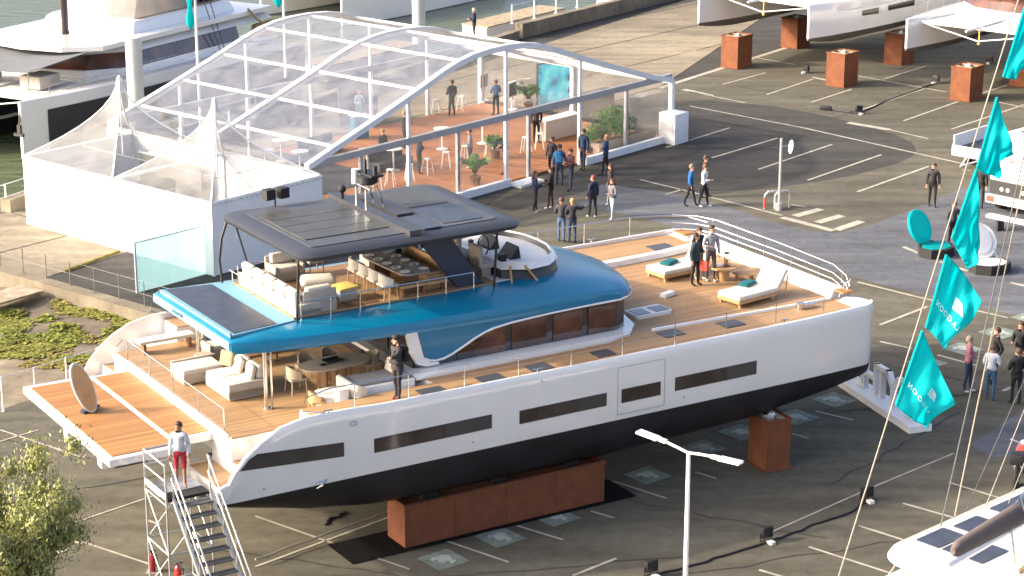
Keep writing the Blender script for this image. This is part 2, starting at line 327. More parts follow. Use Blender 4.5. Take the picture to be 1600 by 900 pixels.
# weeds on the inlet bed (uncountable)
def weed(name, matn, spots, dens, seed):
    rnd = random.Random(seed); m = MB()
    for px, py, rx, ry in spots:
        for k in range(int(dens * rx * ry / 300)):
            a = rnd.random() * 6.283; q = math.sqrt(rnd.random()); p = G(px + rx * q * math.cos(a), py + ry * q * math.sin(a), -.36)
            z = bed_z(p.x, p.y)
            for t in range(2):
                w = rnd.uniform(.04, .10); b = rnd.random() * 6.28; dx, dy = math.cos(b) * w, math.sin(b) * w; q1, q2, q3 = (rnd.uniform(.0, .07) for _ in range(3)); ox, oy = rnd.uniform(-.12, .12), rnd.uniform(-.12, .12)
                m.add([(p.x + ox - dx, p.y + oy - dy, z + q1), (p.x + ox + dy, p.y + oy - dx, z + q2), (p.x + ox + dx, p.y + oy + dy, z + q3), (p.x + ox - dy, p.y + oy + dx, z + q1)], [(0, 1, 2, 3)])
    o = m.build(name, matn, smooth=False); o['kind'] = 'stuff'; o['label'] = 'patches of low weed on the mud of the inlet'; o['category'] = 'weeds'; return o
weed('weeds', 'moss', [(18, 505, 30, 22), (60, 536, 62, 12), (105, 522, 28, 14), (30, 552, 40, 9), (125, 482, 34, 13), (160, 492, 30, 9), (205, 502, 30, 14), (185, 525, 24, 14), (150, 475, 40, 6), (130, 562, 50, 7), (190, 540, 22, 10), (215, 490, 20, 10), (70, 500, 18, 5)], 330, 3)
weed('dry_weeds', 'moss2', [(120, 480, 40, 16), (170, 490, 45, 14), (60, 545, 50, 14), (20, 500, 25, 20), (200, 510, 26, 12), (100, 445, 40, 8), (40, 455, 40, 8), (150, 530, 40, 6), (90, 570, 60, 8)], 140, 4)
# loose planks on the bed
p = G(8, 470, -.2); tag(MB().box((p.x, p.y, -.02), (2.6, 1.3, .08), .9).box((p.x - .6, p.y - .3, -.2), (.3, .9, .28), .9).build('plank_platform', 'plank_old'), 'weathered grey board lying on the mud at the left edge', 'boards')
# concrete apron behind and left of the tents, cut into slabs
APR = [(8.2, 117.3), (58, 187), (42, 190), (8.3, 143.2), (0, 131.4), (-21.8, 90.4), (-24.8, 85.4), (-20, 81.5), (-12.2, 75.1), (-8.2, 71.8)]
def clip(poly, hull):
    n = len(hull); A = sum(hull[i][0] * hull[(i + 1) % n][1] - hull[(i + 1) % n][0] * hull[i][1] for i in range(n)); out = poly
    for i in range(n):
        a, b = hull[i], hull[(i + 1) % n]; inp = out; out = []
        def sd(p): return ((b[0] - a[0]) * (p[1] - a[1]) - (b[1] - a[1]) * (p[0] - a[0])) * (1 if A > 0 else -1)
        for k in range(len(inp)):
            p, q = inp[k - 1], inp[k]; sp, sq = sd(p), sd(q)
            if (sp < 0) != (sq < 0): t = sp / (sp - sq); out.append((p[0] + (q[0] - p[0]) * t, p[1] + (q[1] - p[1]) * t))
            if sq >= 0: out.append(q)
        if not out: return []
    return out
apron = struct(MB().sheet(APR, .004).build('concrete_apron', 'asphalt_dark'))
HULL1 = [(8.2, 117.3), (58, 187), (42, 190), (8.3, 143.2), (-21.8, 90.4), (-24.8, 85.4), (-8.2, 71.8)]
for i in range(-8, 12):
    for j in range(-8, 12):
        a0, b0 = i * 6.2 + 1.0, j * 5.0 + 3.0
        q = [xy(mw(a0 + .05, b0 + .05)), xy(mw(a0 + 6.13, b0 + .05)), xy(mw(a0 + 6.13, b0 + 4.94)), xy(mw(a0 + .05, b0 + 4.94))]
        c = mw(a0 + 3, b0 + 2.5)
        if c.y > 178: continue
        r = clip(q, HULL1)
        if len(r) >= 3:
            ar = abs(sum(r[k - 1][0] * r[k][1] - r[k][0] * r[k - 1][1] for k in range(len(r)))) / 2
            if ar > .5: MB().prism(r, .006, .024 + .006 * random.random()).build('slab', 'concrete', apron, smooth=False)
# broad rounded shadow painted as a dark sheet, grey lane
def pxpoly(pts, z=0.0): return [xy(G(a, b, z)) for a, b in pts]
struct(MB().sheet(pxpoly([(1038, 160), (1110, 157), (1210, 166), (1290, 181), (1350, 196), (1400, 211), (1425, 223), (1432, 235), (1424, 245), (1400, 256), (1330, 275), (1250, 288), (1180, 297), (1060, 300), (940, 292), (800, 330), (760, 320), (1035, 218)]), .004).build('painted_shadow', 'asphalt_dark'))
struct(MB().sheet(pxpoly([(940, 288), (1060, 303), (1130, 322), (1200, 345), (1260, 360), (1310, 364), (1360, 352), (1440, 322), (1500, 295), (1640, 285), (1640, 505), (1560, 487), (1470, 468), (1340, 435), (1200, 395), (1000, 340), (900, 320)]), .008).build('road', 'road_grey'))
struct(MB().sheet(pxpoly([(1515, 695), (1600, 640), (1660, 630), (1660, 715), (1545, 714)]), .008).build('painted_lane', 'road_grey'))
# painted lines: children of the lot
LINES = [(1030, 138, 1325, 44, .34), (1000, 104, 1130, 66, .16), (1075, 143, 1165, 161, .14), (1068, 140, 1112, 150, .42), (1129, 132, 1196, 114, .13), (1198, 148, 1270, 124, .13), (1180, 90, 1240, 101, .12), (1270, 121, 1293, 126, .25), (1268, 160, 1330, 140, .13),
  (1330, 117, 1478, 144, .15), (1380, 124, 1448, 103, .13), (1340, 174, 1446, 138, .13), (1532, 147, 1584, 130, .13), (1560, 160, 1610, 170, .13), (1487, 202, 1600, 164, .14), (1412, 189, 1497, 159, .13), (1325, 192, 1390, 203, .4), (1390, 203, 1450, 217, .14),
  (1078, 166, 1255, 200, .12), (1255, 200, 1517, 259, .15), (1112, 247, 1215, 216, .13), (1185, 265, 1300, 226, .13), (1262, 282, 1377, 242, .13), (1340, 300, 1452, 260, .15), (1040, 231, 1140, 200, .12), (1000, 281, 1062, 296, .12), (1062, 296, 1222, 337, .14),
  (1222, 340, 1303, 361, .36), (1242, 338, 1283, 327, .42), (1277, 348, 1316, 337, .42), (1306, 360, 1346, 346, .42), (1232, 319, 1260, 324, .12), (1040, 304, 1068, 296, .14), (1503, 266, 1518, 267, .14), (1412, 386, 1440, 398, .2), (1468, 409, 1512, 424, .2),
  (1375, 508, 1450, 479, .14), (1340, 441, 1432, 464, .14), (1432, 464, 1575, 497, .12), (1375, 534, 1425, 545, .13), (1465, 555, 1527, 572, .12), (1567, 611, 1582, 605, .14), (1579, 442, 1610, 449, .2), (1275, 643, 1333, 657, .09), (1238, 678, 1264, 686, .09),
  (1365, 761, 1490, 709, .07), (1205, 832, 1365, 761, .06), (1342, 822, 1411, 844, .10), (1264, 855, 1394, 897, .09), (1186, 891, 1230, 904, .10), (1411, 787, 1489, 809, .10), (1482, 754, 1576, 783, .09), (957, 752, 1041, 779, .09), (895, 900, 963, 873, .11),
  (808, 822, 880, 844, .09), (923, 799, 960, 810, .08), (1086, 738, 1119, 748, .08), (695, 845, 795, 879, .09), (399, 807, 502, 843, .08), (502, 843, 640, 890, .08), (399, 886, 612, 807, .09), (0, 672, 131, 716, .08), (75, 831, 131, 849, .24), (131, 848, 240, 884, .08),
  (99, 823, 240, 775, .07), (40, 844, 99, 863, .34), (0, 862, 45, 878, .3), (229, 813, 250, 820, .1), (20, 880, 70, 898, .2), (0, 690, 60, 672, .07), (120, 668, 240, 636, .05)]
for a, b, c, d, w in LINES:
    p, q = G(a, b), G(c, d); t = (q - p).normalized(); nn = Vector((-t.y, t.x, 0)) * w / 2
    MB().sheet([xy(p - nn), xy(q - nn), xy(q + nn), xy(p + nn)], .014).build('painted_line', 'paint_white', lot_o, smooth=False)
# tar seams and repair patches in the asphalt
rs = random.Random(21)
for (px, py, ang, ln) in ((820, 890, .2, 9), (1250, 870, .35, 10), (150, 760, .5, 8), (60, 700, -.5, 6), (1330, 560, -.6, 9), (1150, 240, .75, 14), (1380, 160, .9, 16), (1250, 150, -.7, 10), (1480, 620, .4, 9), (480, 880, -.35, 6), (1080, 800, -.5, 8), (1400, 700, .9, 8)):
    p = G(px, py); pts = [p + Vector((math.cos(ang) * ln * (i / 12 - .5), math.sin(ang) * ln * (i / 12 - .5), 0)) + Vector((rs.uniform(-.12, .12), rs.uniform(-.12, .12), 0)) for i in range(13)]; nn = Vector((-math.sin(ang), math.cos(ang), 0)); w = [rs.uniform(.012, .04) for _ in pts]
    MB().add([(q + nn * v)[:2] + (.0105,) for q, v in zip(pts, w)] + [(q - nn * v)[:2] + (.0105,) for q, v in zip(pts, w)], [(i, 13 + i, 14 + i, i + 1) for i in range(12)]).build('tar_seam', 'asphalt_dark', lot_o, smooth=False)
# charging bays: green squares with a white car glyph
gl = [(-.34, -.10), (-.26, -.13), (-.20, -.05), (-.12, -.05), (-.08, -.13), (.10, -.13), (.14, -.05), (.22, -.05), (.26, -.13), (.36, -.10), (.36, .03), (.20, .07), (.10, .20), (-.16, .20), (-.26, .06), (-.36, .02)]
for k, (px, py, sc) in enumerate([(693, 875, 1), (781, 840, 1), (868, 808, 1), (1012, 743, 1), (1100, 700, 1), (1158, 676, 1.05), (1244, 652, 1.05), (1303, 625, 1.05), (1448, 567, 1.0), (1504, 545, 1.0), (1562, 520, 1.05), (1610, 497, 1)]):
    p = G(px, py); an = R(39); h = .52 * sc; m = MB()
    sq = [(p.x + (a * math.cos(an) - b * math.sin(an)), p.y + (a * math.sin(an) + b * math.cos(an))) for a, b in ((-h, -h), (h, -h), (h, h), (-h, h))]
    m.sheet(sq, .012); o = m.build('green_square', 'paint_green', lot_o, smooth=False)
    MB().sheet([(p.x + a * sc * .95 * math.cos(-.3) - b * 1.5 * math.sin(-.3), p.y + a * sc * .95 * math.sin(-.3) + b * 1.5 * math.cos(-.3)) for a, b in gl], .017).build('car_glyph', 'glyph', o, smooth=False)
# wall along the inlet, parapet along the quay edge
def wall_along(pts, w, z0, z1, off=0.0):
    m = MB()
    for (x0, y0), (x1, y1) in zip(pts, pts[1:]):
        t = Vector((x1 - x0, y1 - y0, 0)).normalized(); nn = Vector((-t.y, t.x, 0))
        a = Vector((x0, y0, 0)) + nn * off; b = Vector((x1, y1, 0)) + nn * off
        m.prism([xy(a), xy(b), xy(b + nn * w), xy(a + nn * w)], z0, z1)
    return m
tag(wall_along(PITW, .6, -1.8, .16, -.2).build('inlet_wall', 'concrete', smooth=False), 'long pale concrete wall along the edge of the muddy inlet', 'wall')
tag(wall_along([(-22, 90.6), (0, 131.9)], -.55, -2.8, .55).build('quay_parapet', 'concrete', smooth=False), 'low concrete parapet on the quay edge behind the glass-clear marquee', 'wall')
tag(wall_along([(.2, 132.2), (8.5, 143.7), (40, 187)], -.55, -2.8, .9).build('quay_parapet', 'concrete', smooth=False), 'low concrete parapet with brown face at the top centre', 'wall')
def fence(name, label, pts, z0, h, step, wires, matp, rp=.025, rw=.012, cat='fence'):
    L = [Vector((x, y, z0)) for x, y in pts]; root = thing(name, label, cat, L[0]); o = L[0]; first = None
    for k, (a, b) in enumerate(zip(L, L[1:])):
        n = max(1, round((b - a).length / step))
        for i in range(n + (1 if k == len(L) - 2 else 0)):
            p = a + (b - a) * (i / n) - o
            if first is None: first = MB().cyl((0, 0, 0), rp, h, 6).cyl((0, 0, 0), rp * 2.2, .03, 6).mesh('post', matp)
            q = link('post', first, root); q.location = p
    for z in wires: MB().tube([p - o + Vector((0, 0, h * z)) for p in L], rw, 5).build('rail', matp, root)
    return root
fence('wire_fence', 'thin grey post fence along the inlet wall in front of the white tents', [(-24.0, 84.6), (-20, 81.7), (-12.4, 75.4), (-9, 72.5)], .14, 1.0, 1.35, (.98, .5), 'post_grey', .02, .008)
fence('quay_railing', 'white post railing on the parapet at the top centre', [(.0, 132.0), (8.3, 143.5), (20, 160)], .9, 1.15, 2.4, (.98,), 'white_metal', .05, .02, 'railing')
fence('quay_railing', 'white railing on the quay edge left of the white tents', [(-24.5, 86.4), (-21.8, 90.8), (-14, 105.5)], .02, 1.15, 2.2, (.98, .5), 'white_metal', .04, .02, 'railing')
fence('post_rail', 'short white posts with a rail behind the swim platform', [(-19.6, 61.6), (-16.3, 65.6), (-13.8, 68.6), (-11, 69.8)], 0, 1.15, 1.35, (.98,), 'white_metal', .03, .016, 'railing')
p, q = G(100, 426), G(186, 395); tag(MB().tube([p + Vector((0, 0, .05)), q + Vector((0, 0, .05))], .07, 6).build('cable_cover', 'moss2'), 'yellow and black cable cover on the concrete beside the white tent', 'cable cover')
p, q = G(-5, 428), G(40, 405); tag(MB().tube([p + Vector((0, 0, .05)), G(12, 424) + Vector((0, 0, .05))], .06, 6).build('cable_cover', 'black'), 'short dark cable cover at the left edge by the fence', 'cable cover')
# rocks and a pontoon walkway behind the quay at the top centre
rnd = random.Random(5); m = MB()
for k in range(420):
    t = rnd.random(); x = -2 + 34 * t; y = 132 + 47 * t; off = rnd.uniform(.6, 5); x -= off * .8; y += off * .58; s = rnd.uniform(.2, .55)
    m.ball((x, y, -2.4 + rnd.random() * (1.6 - off * .3)), (s, s * rnd.uniform(.6, 1), s * .6), 5, 3)
struct(m.build('rock_bank', 'plank_old', smooth=False), 'stuff')
for k in range(3):
    a = Vector((-12 + k * 9.5, 130 + k * 13.5, -1.3)); b = a + Vector((5.3, 7.6, 0)); t = (b - a).normalized(); nn = Vector((-t.y, t.x, 0)) * 1.1
    pt = thing('pontoon', ['brown timber pontoon walkway partly hidden behind the marquee', 'brown timber pontoon walkway beyond the parapet at the top centre', 'brown timber pontoon walkway farthest right behind the parapet'][k], 'pontoon', a, group='pontoons along the quay')
    for i in range(7):
        w = nn * .29 * 1.0; c0 = -nn + nn * 2 * (i / 7); l = b - a
        MB().prism([xy(c0), xy(c0 + l), xy(c0 + l + w * .93), xy(c0 + w * .93)], 0, .08).build('plank', 'plank_old', pt, smooth=False)
    MB().prism([xy(-nn * .9), xy(-nn * .9 + b - a), xy(nn * .9 + b - a), xy(nn * .9)], -.9, -.02).build('float', 'gel_matte', pt, smooth=False)
# ================================================================ MAIN CATAMARAN (local frame: x to the bow, y to the far side, z up)
BM = 10.4
boat = thing('catamaran', 'large white and blue catamaran with teak decks propped on rusty blocks, centre of the picture', 'catamaran', BO, BYAW)
def mir(y, far): return BM - y if far else y
ZS = [(-.2, 3.1), (.05, 3.2), (.12, 3.34), (.23, 3.52), (.54, 3.85), (1.0, 4.2), (1.55, 4.46), (2.28, 4.6), (3.4, 4.60), (4.5, 4.55), (18, 4.53), (21.6, 4.58)]
ZD = [(-.2, 3.05), (.58, 3.05), (.6, 3.34), (1.18, 3.34), (1.2, 3.64), (1.88, 3.64), (1.9, 3.96), (2.58, 3.97), (2.6, 4.40), (20.9, 4.40), (21.0, 4.52), (22, 4.55)]
ZK = [(-.2, 2.45), (1, 2.1), (2.5, 1.7), (5, 1.33), (12, 1.31), (17, 1.56), (20, 1.95), (21.3, 2.22), (21.6, 2.5)]
ZB = 2.66
def hull_y(x):
    y0 = 0 if x < 17.5 else .10 * ((x - 17.5) / 3.6) ** 2
    y1 = 2.3 if x < 10 else 2.3 - 1.0 * smoothstep((x - 10) / 11.2)
    if x > 20.95:
        t = min(1, (x - 20.95) / .5); c = .48; k = math.sqrt(max(.0, 1 - t * t)) * .94 + .06; y0 = c - (c - y0) * k; y1 = c + (y1 - c) * k
    if x < .3: y0 += .04 * (1 - (x + .2) / .5)
    return y0, y1
XS = [-.2, .05, .12, .23, .54, .58, .6, 1.0, 1.18, 1.2, 1.55, 1.88, 1.9, 2.28, 2.58, 2.6, 3.4, 4.5, 5.5, 6.58, 6.6, 8, 10, 12, 14, 16, 16.5, 17, 18, 19, 20, 20.6, 20.95, 21.08, 21.2, 21.3, 21.38, 21.43, 21.45]
for far in (0, 1):
    rings = []; rb = []
    for x in XS:
        y0, y1 = hull_y(x); zs = interp(x, ZS); zd = min(interp(x, ZD), zs - .03); w = min(.12, (y1 - y0) * .2); ym = min(1.1, (y0 + y1) / 2); zd2 = 3.95 if 1.9 <= x <= 6.58 else zd
        r = [(x, y0 + .05, ZB), (x, y0 + .01, ZB + .32), (x, y0, zs - .35), (x, y0 + .015, zs - .05), (x, y0 + .045, zs), (x, y0 + w, zs), (x, y0 + w, zd), (x, ym, zd), (x, ym + .01, zd2), (x, y1, zd2), (x, y1 - .03, ZB)]
        rings.append([(a, mir(b, far), c) for a, b, c in (r if not far else r[::-1])])
        zk = interp(x, ZK); d = ZB - zk; yc = (y0 + y1) / 2; q = (y1 - y0) / 2
        bp = [(x, y0 + .05, ZB), (x, y0 + .05 + .06 * q, ZB - .35 * d), (x, yc - q * .62, ZB - .78 * d), (x, yc - q * .2, zk), (x, yc + q * .2, zk), (x, yc + q * .62, ZB - .78 * d), (x, y1 - .03 - .06 * q, ZB - .35 * d), (x, y1 - .03, ZB)]
        rb.append([(a, mir(b, far), c) for a, b, c in (bp if not far else bp[::-1])])
    m = MB().loft(rings); h = m.build('hull', 'gelcoat', boat, ang=30); h['label'] = 'white near hull with dark windows' if not far else 'white far hull'
    MB().loft(rb).build('bottom_paint', 'antifoul', h, ang=40)
    # windows of the hull
    for (x0, x1, zt, zb2, split) in ((4.22, 7.78, 3.62, 3.26, 6.35), (8.7, 11.52, 3.55, 3.2, 10.55), (12.06, 13.36, 3.55, 3.18, None), (13.9, 16.77, 3.57, 3.2, 15.7)):
        ys = -.004 if not far else BM + .004; s = -1 if not far else 1; fr = MB()
        fr.bb(x0 - .02, x1 + .02, min(ys, ys - s * .03), max(ys, ys - s * .03), zb2 - .02, zt + .02); wo = fr.build('window', 'trim_dark', h, smooth=False)
        for a, b in (((x0, split - .008), (split + .008, x1)) if split else ((x0, x1),)):
            MB().bb(a, b, min(ys + s * .006, ys), max(ys + s * .006, ys), zb2, zt).build('pane', 'glass_grey' if a > x0 else 'glass_inner', wo, smooth=False)
    pl = [(.36, 3.52), (.62, 3.78), (.85, 3.89), (3.31, 3.72), (3.31, 3.33)]; s = -1 if not far else 1; ys = 0 if not far else BM
    m = MB(); vs = [(x, ys + s * .012, z) for x, z in pl] + [(x, ys - s * .02, z) for x, z in pl]; k = len(pl)
    m.add(vs, [tuple(range(k)) if far else tuple(range(k - 1, -1, -1))] + [(i, (i + 1) % k, k + (i + 1) % k, k + i) for i in range(k)]).build('aft_window', 'glass_dark', h, smooth=False)
    # boarding door outline, fairlead, drain
    for a in ((11.9, 13.52, 4.22, 4.235), (11.9, 13.52, 2.82, 2.835), (11.9, 11.915, 2.82, 4.235), (13.505, 13.52, 2.82, 4.235)):
        MB().bb(a[0], a[1], min(ys, ys + s * .006), max(ys, ys + s * .006), a[2], a[3]).build('door_seam', 'grey_metal', h, smooth=False)
    MB().tube([(3.6 + .1 * math.cos(t * .523), ys + s * .015, 4.2 + .055 * math.sin(t * .523)) for t in range(12)], .018, 6, closed=True).build('fairlead', 'steel', h)
    m = MB().ball((2.6, ys + s * .02 if far else ys + s * .02, 2.72), (.12, .07, .07), 8, 5); m.tube([(2.5, ys, 2.6), (2.62, ys + s * .12, 2.7), (2.78, ys, 2.8)], .02, 6); m.build('exhaust', 'steel', h)
    for (xx, zz) in ((7.2, 2.95), (14.2, 2.95), (18.6, 4.25), (9.4, 4.3), (1.0, 2.9)): MB().ball((xx, ys + s * .005 + (0 if xx < 16.5 else (.07 if not far else -.07)), zz), (.035, .02, .035), 6, 4).build('drain', 'grey_metal', h)
    # teak treads on the stern steps
    for (a, b, z) in ((-.12, .54, 3.05), (.64, 1.14, 3.34), (1.24, 1.84, 3.64)):
        MB().bb(a, b, min(mir(.2, far), mir(2.2, far)), max(mir(.2, far), mir(2.2, far)), z, z + .02).build('stair_tread', 'teak', h, smooth=False)
    # chromed cleats
    for xx in (2.9, 9.3, 17.8): MB().tube([(xx - .14, mir(.06, far), 4.66), (xx + .14, mir(.06, far), 4.66)], .02, 6).cyl((xx, mir(.06, far), 4.56), .025, .1, 6).build('cleat', 'steel', h)
# bridge deck between the hulls
MB().bb(.62, 6.58, 1.12, 9.28, 3.3, 3.955).build('bridge_deck', 'gelcoat', boat, smooth=False)
MB().prism([(6.58, 1.12), (13, 1.12), (18, 1.3), (20.9, 1.5), (20.9, 8.9), (18, 9.1), (13, 9.28), (6.58, 9.28)], 3.4, 4.395).build('bridge_deck', 'gelcoat', boat, smooth=False)
MB().bb(.66, 6.56, 1.14, 9.26, 3.955, 4.0).build('cockpit_floor', 'teak', boat, smooth=False)
ed = [(2.62, .14), (16.5, .14), (18.5, .15), (20.2, .2), (20.8, .3), (20.95, 1.1)]
dk = MB()
dk.prism(ed[:1] + [(6.6, .14), (6.6, 1.1), (2.62, 1.1)], 4.40, 4.43); dk.prism([(2.62, BM - .14), (6.6, BM - .14), (6.6, BM - 1.1), (2.62, BM - 1.1)], 4.40, 4.43)
dk.prism([(6.6, .14)] + ed[1:] + [(20.95, 9.3)] + [(a, BM - b) for a, b in ed[::-1][1:-1]] + [(6.6, BM - .14)], 4.40, 4.43)
deck = dk.build('deck', 'teak', boat, smooth=False)
# swim platform
plat = MB().prism([(-2.45, 1.75), (-.72, 1.75), (-.45, 2.25), (.6, 2.25), (.6, 8.15), (-.45, 8.15), (-.72, 8.3), (-2.45, 8.3)], 3.6, 3.795).build('swim_platform', 'gelcoat', boat, smooth=False)
MB().prism([(-2.3, 1.95), (-.78, 1.95), (-.62, 2.3), (-.62, 8.05), (-2.3, 8.1)], 3.795, 3.815).build('teak_panel', 'teak_orange', plat, smooth=False)
MB().bb(-.45, .56, 2.42, 8.0, 3.795, 3.815).build('teak_panel', 'teak_orange', plat, smooth=False)
for y in (2.5, 5.0): MB().rbox((-2.35, y, 3.5), (.22, .35, .3), .06).build('fender_knob', 'gelcoat', plat)
for y in (2.9, 7.4): MB().bb(-2.0, -1.1, y - .3, y + .3, 3.2, 3.6).build('lift_bracket', 'trim_dark', plat, smooth=False)
for y in (2.4, 4.1, 5.8, 7.5): MB().bb(.655, .67, y - .8, y + .8, 3.98, 4.62).build('glass_panel', 'glass_rail', boat, smooth=False)
for y in (1.6, 3.25, 4.95, 6.65, 8.3): MB().cyl((.66, y, 3.98), .018, .68, 6).build('glass_post', 'steel', boat)
MB().tube([(.66, 1.6, 4.65), (.66, 8.3, 4.65)], .012, 6).build('glass_cap', 'steel', boat)
# steps between platform and cockpit, moulded white edges
MB().bb(.6, .66, 1.3, 9.1, 3.62, 4.02).build('cockpit_edge', 'gelcoat', boat, smooth=False)
# coaming and saloon
cm = [(6.3, 1.5), (12.6, 1.5), (13.5, 1.75), (14.1, 2.4), (14.45, 3.6), (14.55, 5.2)]; cm = cm + [(a, BM - b) for a, b in cm[::-1][1:]]
MB().prism(cm, 4.43, 4.5).loft([[(a, b, 4.5) for a, b in cm], [(a + (.0 if a < 12 else -.15), b + (.45 if b < 5.2 else -.45) * (1 if a < 14 else .5), 4.53) for a, b in cm]]).build('coaming', 'gelcoat', boat)
sal = [(6.62, 2.14), (13.3, 2.14), (13.72, 2.4), (13.98, 3.2), (14.12, 5.2)]; sal = sal + [(a, BM - b) for a, b in sal[::-1][1:]]
sal_o = MB().prism(sal, 4.45, 5.62).build('saloon', 'glass_dark', boat)
sal_o['label'] = 'dark glazed saloon under the blue roof'
LOW = [(6.66, 5.6), (6.86, 4.82), (7.0, 4.74), (7.21, 4.70), (7.45, 4.72), (7.72, 4.80), (8.1, 4.97), (8.44, 5.13), (8.75, 5.25), (9.06, 5.33), (9.7, 5.40), (10.96, 5.46), (12.26, 5.48), (13.3, 5.48)]
def lowz(x): return interp(x, LOW[3:])
for far in (0, 1):
    y = mir(2.13, far); s = -1 if not far else 1
    for (a, b) in ((7.95, 9.5), (9.72, 10.88), (11.1, 12.1), (12.3, 13.22)):
        n = 8; up = [(a + (b - a) * i / n, lowz(a + (b - a) * i / n) - .05) for i in range(n + 1)]; pl = [(a, 4.56), (b, 4.56)] + up[::-1]; k = len(pl)
        m = MB().add([(x, y + s * .012, z) for x, z in pl] + [(x, y - s * .01, z) for x, z in pl], [tuple(range(k)) if not far else tuple(range(k - 1, -1, -1))] + [(i, (i + 1) % k, k + (i + 1) % k, k + i) for i in range(k)])
        m.build('window', 'glass_brown', sal_o, smooth=False)
    # blue side panel that sweeps down, white pillar, light trim line
    pl = LOW + [(13.3, 5.66), (6.66, 5.66)]; k = len(pl)
    ya, yb = mir(2.02, far), mir(2.13, far)
    m = MB().add([(x, ya, z) for x, z in pl] + [(x, yb, z) for x, z in pl], [tuple(range(k)) if not far else tuple(range(k - 1, -1, -1)), tuple(range(2 * k - 1, k - 1, -1)) if not far else tuple(range(k, 2 * k))] + [(i, (i + 1) % k, k + (i + 1) % k, k + i) for i in range(k)])
    m.build('roof_side_panel', 'blue', boat, smooth=False)
    MB().tube([(x, mir(2.0, far), z) for x, z in LOW[1:]] + [(13.7, mir(2.22, far), 5.46), (14.05, mir(2.52, far), 5.46)], .03, 6).build('trim_line', 'white_metal', boat)
    pl = [(6.3, 5.62), (6.62, 5.62), (6.82, 4.86), (7.0, 4.70), (7.3, 4.64), (7.3, 4.58), (6.9, 4.58), (6.62, 4.68), (6.45, 5.0)]; k = len(pl)
    MB().add([(x, mir(1.99, far), z) for x, z in pl] + [(x, mir(2.16, far), z) for x, z in pl], [tuple(range(k - 1, -1, -1)), tuple(range(k, 2 * k))] + [(i, (i + 1) % k, k + (i + 1) % k, k + i) for i in range(k)]).build('pillar', 'gelcoat', boat, smooth=False)
MB().bb(6.56, 6.61, 2.2, 8.2, 4.0, 5.6).build('saloon_door', 'glass_dark', boat, smooth=False)
for y in (3.6, 5.2, 6.8): MB().bb(6.53, 6.56, y - .04, y + .04, 4.0, 5.6).build('door_frame', 'trim_dark', boat, smooth=False)
# blue roof shell
SEC = [(1.36, 2.66, 6.06, 2.56, 5.98, 2.54, 5.80), (1.5, 2.60, 6.10, 2.5, 6.0, 2.46, 5.74), (2.3, 2.75, 6.13, 2.38, 5.99, 2.32, 5.70), (3.6, 3.05, 6.15, 2.26, 5.97, 2.18, 5.66), (4.8, 3.1, 6.15, 2.18, 5.94, 2.1, 5.63), (6.6, 3.1, 6.15, 2.1, 5.9, 2.02, 5.58), (8.2, 3.1, 6.16, 2.08, 5.88, 2.0, 5.52),
       (10, 3.1, 6.19, 2.06, 5.87, 1.99, 5.47), (11.2, 3.1, 6.21, 2.06, 5.86, 1.99, 5.46), (12.4, 3.08, 6.12, 2.08, 5.82, 2.0, 5.46), (13.2, 3.15, 5.99, 2.2, 5.74, 2.12, 5.46), (13.7, 3.25, 5.90, 2.3, 5.68, 2.2, 5.46), (14.05, 3.5, 5.83, 2.6, 5.65, 2.5, 5.47), (14.35, 3.9, 5.76, 3.2, 5.62, 3.12, 5.48), (14.6, 4.6, 5.69, 4.25, 5.6, 4.2, 5.5), (14.68, 5.0, 5.65, 4.9, 5.59, 4.88, 5.51)]
rings = []
for x, yt, zt, ym, zm, yl, zl in SEC:
    h = [(x, yl, zl), (x, yl - .0, (zl + zm) / 2), (x, ym, zm), (x, (ym + yt) / 2 - .04, zm + (zt - zm) * .62), (x, yt, zt), (x, (yt + 5.2) / 2, zt + .03)]; rings.append(h + [(a, BM - b, c) for a, b, c in h[::-1]])
roof = MB().loft(rings[::-1]).build('roof', 'blue', boat, ang=32); roof['label'] = 'glossy deep blue flybridge roof'
MB().prism([(1.46, 2.75), (3.5, 3.1), (3.5, 7.3), (1.46, 7.65)], 6.10, 6.185).build('aft_overhang_sky_sheen', 'blue_sky_sheen', roof, smooth=False)  # sky reflection on the blue roof, painted as a paler sheet
MB().prism([(1.58, 2.86), (2.92, 3.06), (2.92, 7.34), (1.58, 7.54)], 6.185, 6.2).build('solar_panel', 'solar', roof, smooth=False)
MB().bb(1.325, 1.375, 2.62, 7.78, 5.82, 6.05).build('aft_fascia', 'blue_sky_sheen', roof, smooth=False)  # sunlit reflection on the fascia put into its pale colour
me = text_mesh('LAGOON', .15, .004, 1.25); me.materials.append(MATS['deep_blue']); o = link('lettering', me, roof); o.location = (1.318, 6.05, 5.935); o.rotation_euler = (R(90), 0, R(-90))
for (x, y) in ((1.45, 2.75), (1.45, 7.65)): MB().cyl((x, y, 6.1), .02, .16, 6).build('light_stub', 'trim_dark', roof)
